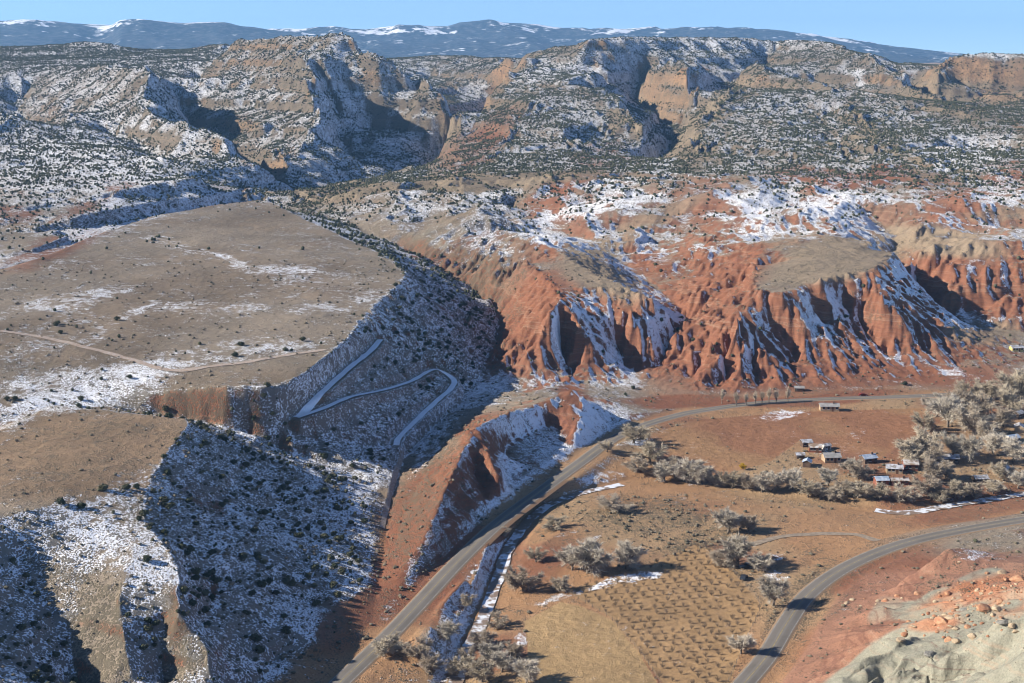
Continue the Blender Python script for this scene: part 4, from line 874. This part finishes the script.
def scatter(dens, per, size, seed, rmax, hmul):
    rs = np.random.default_rng(seed)
    area = np.gradient(RR)[:, None] * RR[:, None] * (PH[1] - PH[0]) * one
    lam = np.clip(dens, 0, 9) * area / per
    lam[RR > rmax] = 0
    k = rs.poisson(lam)
    i, j = np.nonzero(k)
    rep_ = k[i, j]; i = np.repeat(i, rep_); j = np.repeat(j, rep_)
    r = RR[i] + (rs.random(len(i)) - .5) * np.gradient(RR)[i]; a = PH[j] + (rs.random(len(i)) - .5) * (PH[1] - PH[0])
    h = size[0] + (size[1] - size[0]) * rs.random(len(i)) ** 2.0
    ok = (HZ[i, j] + h * hmul - CAMZ) / RR[i] > horizon[i, j] - .0006
    i, j, r, a, h = i[ok], j[ok], r[ok], a[ok], h[ok]
    fi_ = np.clip(np.searchsorted(RR, r) - 1, 0, NR - 2); fj_ = (a - PH[0]) / (PH[1] - PH[0]); jj = np.clip(np.floor(fj_).astype(int), 0, NA - 2)
    t_ = np.clip((r - RR[fi_]) / (RR[fi_ + 1] - RR[fi_]), 0, 1); u_ = np.clip(fj_ - jj, 0, 1)
    z = (HZ[fi_, jj] * (1 - u_) + HZ[fi_, jj + 1] * u_) * (1 - t_) + (HZ[fi_ + 1, jj] * (1 - u_) + HZ[fi_ + 1, jj + 1] * u_) * t_
    return np.stack([r * np.sin(a), r * np.cos(a), z], 1), h
JP, JH = scatter(vegd * (.62 + 3.2 * far), 50, (1.1, 4.6), 21, 4000, 1.)
JH *= np.where(JP[:, 1] < 1000, .50, .48)
px, py = proj(JP[:, 0], JP[:, 1], JP[:, 2])
inview = (px > 2) & (px < 1022) & (py > 20) & (py < 683)
app = np.where(inview, JH / JP[:, 1], 0)
order = np.argsort(-app); solo = order[:300]; rest = order[300:]
REG = lambda p, x, y: ('on the shaded snowy flank below the lower mesa' if p[1] < 500 and x < 400 and x > 150 else 'on the slopes at the lower left corner' if p[1] < 500 and x < 200 else 'on the snowy slope under the switchback track' if y > 300 and x < 500 and x > 270 else 'on the tan plateau and its snowy edge' if x <= 300 else 'on the red badland hills')
regs = {}
for k in solo: regs.setdefault(REG(JP[k], px[k], py[k]), []).append(k)
spot = {}
for rg, ks in regs.items():
    xs, ys = np.array([px[k] for k in ks]), np.array([py[k] for k in ks])
    for n_, k in enumerate(ks):
        v_ = int((ys < ys[n_]).mean() * 2.999); h_ = int((xs < xs[n_]).mean() * 4.999)
        spot[k] = (['upper', 'middle', 'lower'][v_] + ' ' + ['far left', 'left', 'centre', 'right', 'far right'][h_], int((np.array([JH[q] for q in ks]) < JH[k]).mean() * 2.999))
for k in solo:
    where = REG(JP[k], px[k], py[k])
    o = thing('juniper_tree', ['small', 'medium-sized', 'large'][spot[k][1]] + ' dark juniper ' + where + ', ' + spot[k][0], 'tree', (JP[k, 0], JP[k, 1], JP[k, 2] - .1), trng.random() * 6.28, 'dark junipers ' + where)
    h = JH[k] / 1.75; o.scale = (h * (1 + .3 * trng.random()), h * (1 + .3 * trng.random()), h)
    link('trunk', JT, o); link('crown', JC[trng.integers(5)], o)
print('junipers', len(JP), round(time.time() - T0, 1))

def blob_group(name, mat, squash, subdiv, rough):
    g = bpy.data.node_groups.new(name, 'GeometryNodeTree')
    g.interface.new_socket('Geometry', in_out='INPUT', socket_type='NodeSocketGeometry'); g.interface.new_socket('Geometry', in_out='OUTPUT', socket_type='NodeSocketGeometry')
    gi, go = g.nodes.new('NodeGroupInput'), g.nodes.new('NodeGroupOutput')
    jn = g.nodes.new('GeometryNodeJoinGeometry')
    for k in range(4):
        ic = g.nodes.new('GeometryNodeMeshIcoSphere'); ic.inputs['Radius'].default_value = .5; ic.inputs['Subdivisions'].default_value = subdiv
        tn = g.nodes.new('ShaderNodeTexNoise'); tn.noise_dimensions = '4D'; tn.inputs['Scale'].default_value = 3.4; tn.inputs['W'].default_value = k * 7.3; tn.inputs['Detail'].default_value = 1.
        sb = g.nodes.new('ShaderNodeVectorMath'); sb.operation = 'SUBTRACT'; sb.inputs[1].default_value = (.5, .5, .5); g.links.new(tn.outputs['Color'], sb.inputs[0])
        ml = g.nodes.new('ShaderNodeVectorMath'); ml.operation = 'SCALE'; ml.inputs['Scale'].default_value = rough; g.links.new(sb.outputs[0], ml.inputs[0])
        st = g.nodes.new('GeometryNodeSetPosition'); g.links.new(ic.outputs['Mesh'], st.inputs['Geometry']); g.links.new(ml.outputs[0], st.inputs['Offset'])
        tf = g.nodes.new('GeometryNodeTransform'); tf.inputs['Translation'].default_value = (0, 0, .40 * squash); tf.inputs['Scale'].default_value = (1, 1, squash); g.links.new(st.outputs[0], tf.inputs['Geometry'])
        sm = g.nodes.new('GeometryNodeSetMaterial'); sm.inputs['Material'].default_value = mat; g.links.new(tf.outputs[0], sm.inputs['Geometry'])
        gt = g.nodes.new('GeometryNodeGeometryToInstance'); g.links.new(sm.outputs[0], gt.inputs[0]); g.links.new(gt.outputs[0], jn.inputs[0])
    ip = g.nodes.new('GeometryNodeInstanceOnPoints'); ip.inputs['Pick Instance'].default_value = True
    rv = g.nodes.new('FunctionNodeRandomValue'); rv.data_type = 'INT'; rv.inputs[4].default_value = 0; rv.inputs[5].default_value = 3
    rr = g.nodes.new('FunctionNodeRandomValue'); rr.data_type = 'FLOAT_VECTOR'; rr.inputs[0].default_value = (0, 0, 0); rr.inputs[1].default_value = (.2, .2, 6.28)
    na = g.nodes.new('GeometryNodeInputNamedAttribute'); na.data_type = 'FLOAT_VECTOR'; na.inputs['Name'].default_value = 'size'
    g.links.new(gi.outputs[0], ip.inputs['Points']); g.links.new(jn.outputs[0], ip.inputs['Instance']); g.links.new(rv.outputs[2], ip.inputs['Instance Index'])
    g.links.new(rr.outputs[0], ip.inputs['Rotation']); g.links.new(na.outputs['Attribute'], ip.inputs['Scale']); g.links.new(ip.outputs[0], go.inputs[0])
    return g
def mass(name, label, cat, pts, h, wide, grp):
    me = bpy.data.meshes.new(name); me.vertices.add(len(pts)); me.vertices.foreach_set('co', np.asarray(pts, np.float32).ravel())
    sz = np.stack([h * wide, h * wide, h], 1).astype(np.float32)
    a = me.attributes.new('size', 'FLOAT_VECTOR', 'POINT'); a.data.foreach_set('vector', sz.ravel())
    o = link(name, me); md = o.modifiers.new('scatter', 'NODES'); md.node_group = grp
    return tag(o, label, cat, None, 'stuff')
GJ = blob_group('juniper_blob', MT['juniper_leaf'], 1.05, 2, .55); GS = blob_group('sage_blob', MT['sage_leaf'], .8, 1, .5)
mass('juniper_woodland', 'thousands of dark junipers dotting the snowy hills and slopes', 'woodland', JP[rest], JH[rest] * 1.0, np.random.default_rng(3).random(len(rest)) * .35 + .85, GJ)
sgd = one * .0
sgd += (1 - far) * left * (.26 - .16 * plt + .5 * shady) + bad * .15 + flat * .28 * sstep(.42, .62, n60)
sgd *= sstep(1.3, .8, slope) * (1 - claym) * (d_road > 5) * (d_ck > 4) * (d_tr > 3)
sgd[hay | orch] = 0; sgd[plo] *= .15
sgd += brush([(650, 515, 70, 22, 0, .5), (800, 600, 14, 50, -42, .7), (690, 540, 40, 8, 15, .6)]) * (d_road > 5)
SPt, SH = scatter(sgd, 7.5, (.45, 1.25), 22, 820, 1.)
mass('sagebrush', 'low grey-brown sagebrush covering the slopes and valley floor', 'sagebrush', SPt, SH, np.full(len(SPt), 1.35), GS)
print('sage', len(SPt), round(time.time() - T0, 1))

# ------------------------------------------------------------------ boulders on the clay mound
simple('sandstone', (.42, .25, .145), .9, 0, .9, (.32, .15, .085)); simple('sandstone_pale', (.47, .36, .24), .9, .3, .9); simple('grey_rock', (.27, .255, .22), .95, .35, 1.5)
def boulder_mesh(seed, mat):
    rs = np.random.default_rng(seed)
    bm = bmesh.new(); bmesh.ops.create_icosphere(bm, subdivisions=2, radius=.5)
    vs = np.array([v.co[:] for v in bm.verts]); fs = np.array([[v.index for v in f.verts] for f in bm.faces]); bm.free()
    vs *= 1.25
    for k in range(9):
        d = rs.normal(size=3); d /= np.linalg.norm(d); c = .34 + .14 * rs.random()
        e = vs @ d - c; vs = vs - np.outer(np.clip(e, 0, None), d)
    vs += rs.normal(size=vs.shape) * .012; vs[:, 2] = vs[:, 2] * .8 + .18
    return mesh_np('boulder', vs, fs, MT[mat], False)
BM_ = {k: [boulder_mesh(400 + i + 20 * n, k) for i in range(5)] for n, k in enumerate(('sandstone', 'sandstone_pale', 'grey_rock'))}
def boulder(px, py, size_px, mat, label, grp, rng, z=0.):
    p = hit(px, py)
    if p is None: return
    sc = FPX / (p - Vector((0, 0, CAMZ))).length; w = size_px / sc
    o = link('boulder', BM_[mat][rng.integers(5)]); o.location = (p.x, p.y, p.z - .12 * w); o.scale = (w * (1 + .5 * rng.random()), w * (.8 + .3 * rng.random()), w * (.65 + .35 * rng.random())); o.rotation_euler = (.3 * (rng.random() - .5), .3 * (rng.random() - .5), rng.random() * 6.28)
    tag(o, label, 'boulder', grp)
brng = np.random.default_rng(77)
for k, (px, py, sz, mat) in enumerate([(1017, 580, 13, 'sandstone'), (1002, 573, 8, 'sandstone_pale'), (984, 608, 10, 'sandstone'), (997, 609, 9, 'sandstone_pale'), (942, 621, 13, 'sandstone'), (950, 618, 8, 'sandstone_pale'), (956, 628, 7, 'sandstone_pale'), (967, 627, 7, 'sandstone'), (901, 640, 8, 'sandstone_pale'), (905, 635, 6, 'sandstone'), (948, 641, 8, 'sandstone'), (955, 641, 6, 'sandstone_pale'), (973, 637, 8, 'sandstone_pale'), (1012, 626, 6, 'sandstone_pale'), (1016, 631, 6, 'sandstone_pale'), (1000, 602, 7, 'sandstone'), (935, 602, 5, 'sandstone_pale'), (948, 594, 6, 'sandstone'), (965, 610, 8, 'grey_rock'), (930, 655, 9, 'grey_rock'), (1003, 622, 7, 'grey_rock'), (918, 594, 6, 'sandstone'), (885, 601, 6, 'sandstone'), (852, 600, 5, 'sandstone_pale'), (897, 596, 5, 'sandstone')]):
    boulder(px, py, sz, mat, {'sandstone': 'orange', 'sandstone_pale': 'pale tan', 'grey_rock': 'grey'}[mat] + f' boulder on the clay mound, {ORD[k]} of the larger ones', 'larger boulders on the clay mound', brng)
for cx, cy, sx_, sy_, n in ((995, 590, 24, 12, 70), (975, 604, 20, 7, 40), (940, 618, 18, 5, 26), (920, 628, 22, 6, 16), (890, 600, 30, 6, 12), (1000, 615, 18, 10, 18)):
    for k in range(n):
        px, py = cx + brng.normal() * sx_, cy + brng.normal() * sy_ - .3 * 0
        if px > 1030 or py < 560: continue
        boulder(px, py, 1.6 + 3.2 * brng.random() ** 2, 'sandstone' if brng.random() < .6 else 'sandstone_pale', 'small orange-tan rock strewn on the red and grey clay mound', 'small rocks strewn on the clay mound', brng)

# ------------------------------------------------------------------ houses and sheds
for nm, c, c2 in (('wall_red', (.27, .10, .065), (.20, .075, .05)), ('wall_tan', (.40, .30, .20), (.34, .25, .16)), ('wall_brown', (.13, .09, .065), (.09, .06, .045)), ('wall_white', (.62, .60, .55), (.5, .48, .44)), ('wall_yellow', (.60, .47, .18), (.5, .4, .16)),
                  ('roof_snow', (.48, .49, .53), (.22, .20, .185)), ('roof_blue', (.26, .33, .43), (.45, .50, .57)), ('roof_tin', (.33, .32, .31), (.24, .23, .22)), ('roof_brown', (.23, .16, .11), (.5, .48, .46))): simple(nm, c, .85, 0, .6, c2)
simple('window_glass', (.03, .035, .04), .15); simple('door_wood', (.14, .08, .05), .8); simple('rubber', (.02, .02, .02), .9); simple('wood_post', (.20, .15, .11), .95, .4, 2.); simple('wire', (.15, .14, .13), .6)
def box(x0, x1, y0, y1, z0, z1):
    v = np.array([(x, y, z) for x in (x0, x1) for y in (y0, y1) for z in (z0, z1)]); return v, np.array([(0, 1, 3, 2), (4, 6, 7, 5), (0, 4, 5, 1), (2, 3, 7, 6), (0, 2, 6, 4), (1, 5, 7, 3)])
def part(name, vf, mat, parent): return link(name, mesh_np(name, vf[0], vf[1], MT[mat], False), parent)
def house(px, py, Lm, W, Hh, rot, wall, roof, label, pitch=.5, chimney=False, porch=False):
    Lm, W, Hh = Lm * .8, W * .8, Hh * .85
    p = hit(px, py); o = thing('shed' if Lm < 5 else 'house', label, 'shed' if Lm < 5 else 'house', (p.x, p.y, p.z - .05), math.radians(rot), 'houses and sheds of the farmstead')
    a, c = Lm / 2, W / 2; ridge = Hh + c * pitch
    v = [(-a, -c, -.4), (a, -c, -.4), (a, c, -.4), (-a, c, -.4), (-a, -c, Hh), (a, -c, Hh), (a, c, Hh), (-a, c, Hh), (-a, 0, ridge), (a, 0, ridge)]
    bm = bmesh.new(); bv = [bm.verts.new(q) for q in v]
    for f in ((0, 1, 5, 4), (2, 3, 7, 6), (1, 2, 6, 9, 5), (3, 0, 4, 8, 7), (3, 2, 1, 0), (4, 5, 9, 8), (6, 7, 8, 9)): bm.faces.new([bv[q] for q in f])
    me = bpy.data.meshes.new('wall'); bm.to_mesh(me); bm.free(); me.materials.append(MT[wall]); link('wall', me, o)
    ov, th = .35, .14
    def slab(s_):
        e = c + ov; ze = Hh - ov * pitch
        v = np.array([(-a - ov, s_ * e, ze + .03), (a + ov, s_ * e, ze + .03), (a + ov, 0, ridge + .03), (-a - ov, 0, ridge + .03), (-a - ov, s_ * e, ze + th), (a + ov, s_ * e, ze + th), (a + ov, 0, ridge + th + .03), (-a - ov, 0, ridge + th + .03)])
        return v, np.array([(0, 1, 2, 3), (4, 5, 6, 7), (0, 1, 5, 4), (1, 2, 6, 5), (2, 3, 7, 6), (3, 0, 4, 7)])
    r1 = part('roof', join([slab(-1), slab(1)]), roof, o)
    if chimney: part('chimney', box(a * .4, a * .4 + .6, -.5, .1, ridge - .4, ridge + .9), 'wall_brown', r1)
    d_ = part('door', box(-.45 + a * .3, .45 + a * .3, -c - .06, -c - .004, -.1, 2.0), 'door_wood', o)
    part('door_handle', box(.25 + a * .3, .33 + a * .3, -c - .10, -c - .062, .95, 1.05), 'wire', d_)
    for wx in ((-a * .55,) if Lm < 5 else (-a * .65, -a * .15, a * .75)):
        wdw = part('window', box(wx - .5, wx + .5, -c - .05, -c - .004, 1.0, min(2.0, Hh - .3)), 'window_glass', o)
        part('window_sill', box(wx - .6, wx + .6, -c - .12, -c - .004, .90, .996), 'wall_white', wdw)
    part('window', box(a + .004, a + .05, -.5, .5, 1.0, min(2.0, Hh - .3)), 'window_glass', o)
    return o
for h in [(806, 446, 5.5, 4.5, 2.5, 12, 'wall_brown', 'roof_snow', 'small dark house with a snow-white roof at the left end of the farmstead'), (815, 451, 6.5, 5, 2.6, -8, 'wall_red', 'roof_brown', 'reddish house right of the white-roofed one at the farmstead'),
          (800, 458, 4.2, 3.2, 2.1, 0, 'wall_brown', 'roof_snow', 'tiny snow-roofed shed in front of the farmstead'), (807, 466, 4.8, 4, 2.6, 72, 'wall_brown', 'roof_blue', 'narrow dark shed with a pale blue gable roof at the farmstead'),
          (826, 449, 4.0, 3.2, 2.2, 30, 'wall_white', 'roof_snow', 'small white shed right of the reddish house'), (831, 461, 8.5, 6.5, 2.8, 5, 'wall_tan', 'roof_tin', 'wide grey tin-roofed barn in the middle of the farmstead'),
          (868, 462, 7.5, 5.5, 2.7, 20, 'wall_brown', 'roof_blue', 'house with a grey-blue roof right of the tin-roofed barn'), (894, 472, 8, 5.5, 2.6, -10, 'wall_tan', 'roof_snow', 'tan house with a snowy roof below the bare grove'),
          (910, 469, 7, 6, 3.2, -5, 'wall_red', 'roof_brown', 'dark red barn beside the tan house'), (881, 484, 6.2, 5, 2.6, 5, 'wall_red', 'roof_blue', 'little house with a bright blue-white roof near the creek trees'),
          (899, 484, 8.5, 3.5, 2.2, 3, 'wall_red', 'roof_brown', 'long low red shed right of the blue-roofed house'), (947, 462, 11, 6, 2.7, -6, 'wall_brown', 'roof_snow', 'long dark house with a snowy roof among the bare trees'),
          (1001, 474, 8.5, 6.5, 3.0, 62, 'wall_tan', 'roof_snow', 'tan gabled house with a snow-covered roof at the right edge', .8), (980, 482, 6.5, 4.5, 2.3, 8, 'wall_brown', 'roof_snow', 'low snow-roofed shed left of the gabled house'),
          (1012, 442, 6.5, 5, 2.8, 25, 'wall_white', 'roof_blue', 'white house with a blue roof behind the right-hand trees'), (1019, 431, 6, 5, 2.8, 70, 'wall_tan', 'roof_snow', 'small tan house with a snowy roof at the far right edge'),
          (829, 410, 11, 5.5, 2.7, -3, 'wall_tan', 'roof_tin', 'long low grey-roofed house alone beside the far road'), (973, 405, 6, 5, 2.6, 10, 'wall_white', 'roof_snow', 'white-roofed house at the top of the bare grove'),
          (1016, 351, 8, 5, 2.6, 8, 'wall_yellow', 'roof_snow', 'yellow house with a white roof on the far right flat'), (799, 391, 5.5, 3.5, 2.2, -4, 'wall_brown', 'roof_tin', 'dark shed at the foot of the red cliffs'), (1018, 417, 6, 4.5, 2.5, 40, 'wall_brown', 'roof_snow', 'dark snow-roofed shed behind the right-hand grove')]:
    house(*h[:9], *( (h[9],) if len(h) > 9 else ()), chimney=h[2] > 7)

# ------------------------------------------------------------------ vehicles
simple('paint_red', (.16, .03, .025), .35); simple('paint_dark', (.03, .035, .045), .3); simple('paint_white', (.6, .6, .6), .35); simple('paint_yellow', (.70, .50, .04), .5)
def car(px, py, rot, paint, label, pickup=False):
    p = hit(px, py); o = thing('pickup_truck' if pickup else 'parked_car', label, 'truck' if pickup else 'car', (p.x, p.y, p.z + .02), math.radians(rot))
    prof = [(-2.3, .45), (-2.3, .95), (-.3, 1.0), (0, 1.65), (1.0, 1.65), (1.45, 1.05), (2.2, .95), (2.3, .45)] if pickup else [(-2.15, .4), (-2.15, .9), (-1.6, 1.0), (-1.15, 1.45), (.35, 1.45), (1.0, 1.0), (2.0, .85), (2.15, .4)]
    n = len(prof); V = [(x, -.85, z) for x, z in prof] + [(x, .85, z) for x, z in prof]
    bm = bmesh.new(); bv = [bm.verts.new(q) for q in V]; bm.faces.new(bv[:n][::-1]); bm.faces.new(bv[n:])
    for k in range(n): bm.faces.new((bv[k], bv[(k + 1) % n], bv[n + (k + 1) % n], bv[n + k]))
    bmesh.ops.bevel(bm, geom=list(bm.edges), offset=.06, segments=1, affect='EDGES')
    me = bpy.data.meshes.new('body'); bm.to_mesh(me); bm.free(); me.materials.append(MT[paint]); link('body', me, o)
    for sx_ in (-1.4, 1.4):
        for sy_ in (-.82, .82):
            v, f = tube([(sx_, sy_ - .1, .34), (sx_, sy_ + .1, .34)], [.34, .34], 10); w = part('wheel', (v, f), 'rubber', o)
            part('rim', tube([(sx_, sy_ - .11 * (1 if sy_ < 0 else -1), .34), (sx_, sy_ - .125 * (1 if sy_ < 0 else -1), .34)], [.18, .02], 8), 'wall_white', w)
    x0, x1 = (.1, .95) if pickup else (-1.0, .3)
    for sy_ in (-.865, .865): part('window', box(x0, x1, sy_ - .01, sy_ + .01, 1.08, 1.38 if not pickup else 1.55), 'window_glass', o)
    for sy_ in (-.6, .6): part('headlight', box(2.14 if not pickup else 2.26, 2.18 if not pickup else 2.32, sy_ - .15, sy_ + .15, .62, .76), 'paint_white', o)
    return o
car(863, 396, 2, 'paint_red', 'dark red car driving on the far road below the cliffs')
car(746, 568, 20, 'paint_dark', 'dark pickup parked under the pale cottonwood by the orchard', True)
car(744, 579, 65, 'paint_dark', 'dark car parked in the open below the pickup')
car(938, 466, 10, 'paint_white', 'white car parked left of the long snowy-roofed house')
# yellow shrub by the creek row
p = hit(743, 470); oo = thing('yellow_bush', 'bright yellow bush standing above the creek tree row', 'bush', (p.x, p.y, p.z)); oo.scale = (3.6, 3.6, 3.2)
leafmat('yellow_leaf', (.55, .36, .03), (.66, .47, .06)); tr, cr = BARE['gold'][0]; link('trunk', tr, oo); cm = cr.copy(); cm.materials.clear(); cm.materials.append(MT['yellow_leaf']); link('crown', cm, oo)

# ------------------------------------------------------------------ fences
def fence(pp, label, gap=4.0):
    w = pixpath(pp, 4); seg = [0]
    for a, c in zip(w[:-1], w[1:]): seg.append(seg[-1] + math.hypot(c[0] - a[0], c[1] - a[1]))
    n = int(seg[-1] / gap) + 1; q = np.linspace(0, seg[-1], n)
    pts = [(float(np.interp(s_, seg, [p[0] for p in w])), float(np.interp(s_, seg, [p[1] for p in w]))) for s_ in q]
    g = [Vector((x, y, ground(x, y))) for x, y in pts]
    o = thing('fence', label, 'fence', g[0])
    pv_, pf_ = tube([(0, 0, -.3), (.01, 0, .6), (0, .02, 1.25)], [.09, .085, .075], 6); pm = mesh_np('post', pv_, pf_, MT['wood_post'])
    for k in g:
        c = link('post', pm, o); c.location = k - g[0]; c.rotation_euler = (.1 * (trng.random() - .5), .1 * (trng.random() - .5), trng.random() * 3)
    for hgt in (.45, .8, 1.12):
        part('wire', tube([tuple(k - g[0] + Vector((0, 0, hgt))) for k in g], [.012] * len(g), 3), 'wire', o)
fence([(565, 592), (590, 606), (612, 620), (630, 642), (648, 664), (664, 688)], 'post and wire fence between the mown field and the orchard')
fence([(714, 548), (738, 578), (760, 604), (748, 636), (738, 660), (726, 688)], 'post and wire fence along the right side of the orchard')

# ------------------------------------------------------------------ air
v, f = box(-9000, 9000, -600, 13700, -45, 460)
hz = mesh_np('haze', v, f, None, False)
hm = bpy.data.materials.new('haze_air'); hm.use_nodes = True; t = hm.node_tree
t.nodes.remove(t.nodes['Principled BSDF']); pvn = t.nodes.new('ShaderNodeVolumePrincipled')
pvn.inputs['Color'].default_value = (.30, .60, 1.0, 1); pvn.inputs['Density'].default_value = 4.6e-5; pvn.inputs['Anisotropy'].default_value = 0.1
t.links.new(pvn.outputs[0], t.nodes['Material Output'].inputs['Volume']); hz.materials.append(hm)
tag(link('haze', hz), 'thin blue air over the far country', None, None, 'stuff')
print('done', len(bpy.data.objects), round(time.time() - T0, 1))
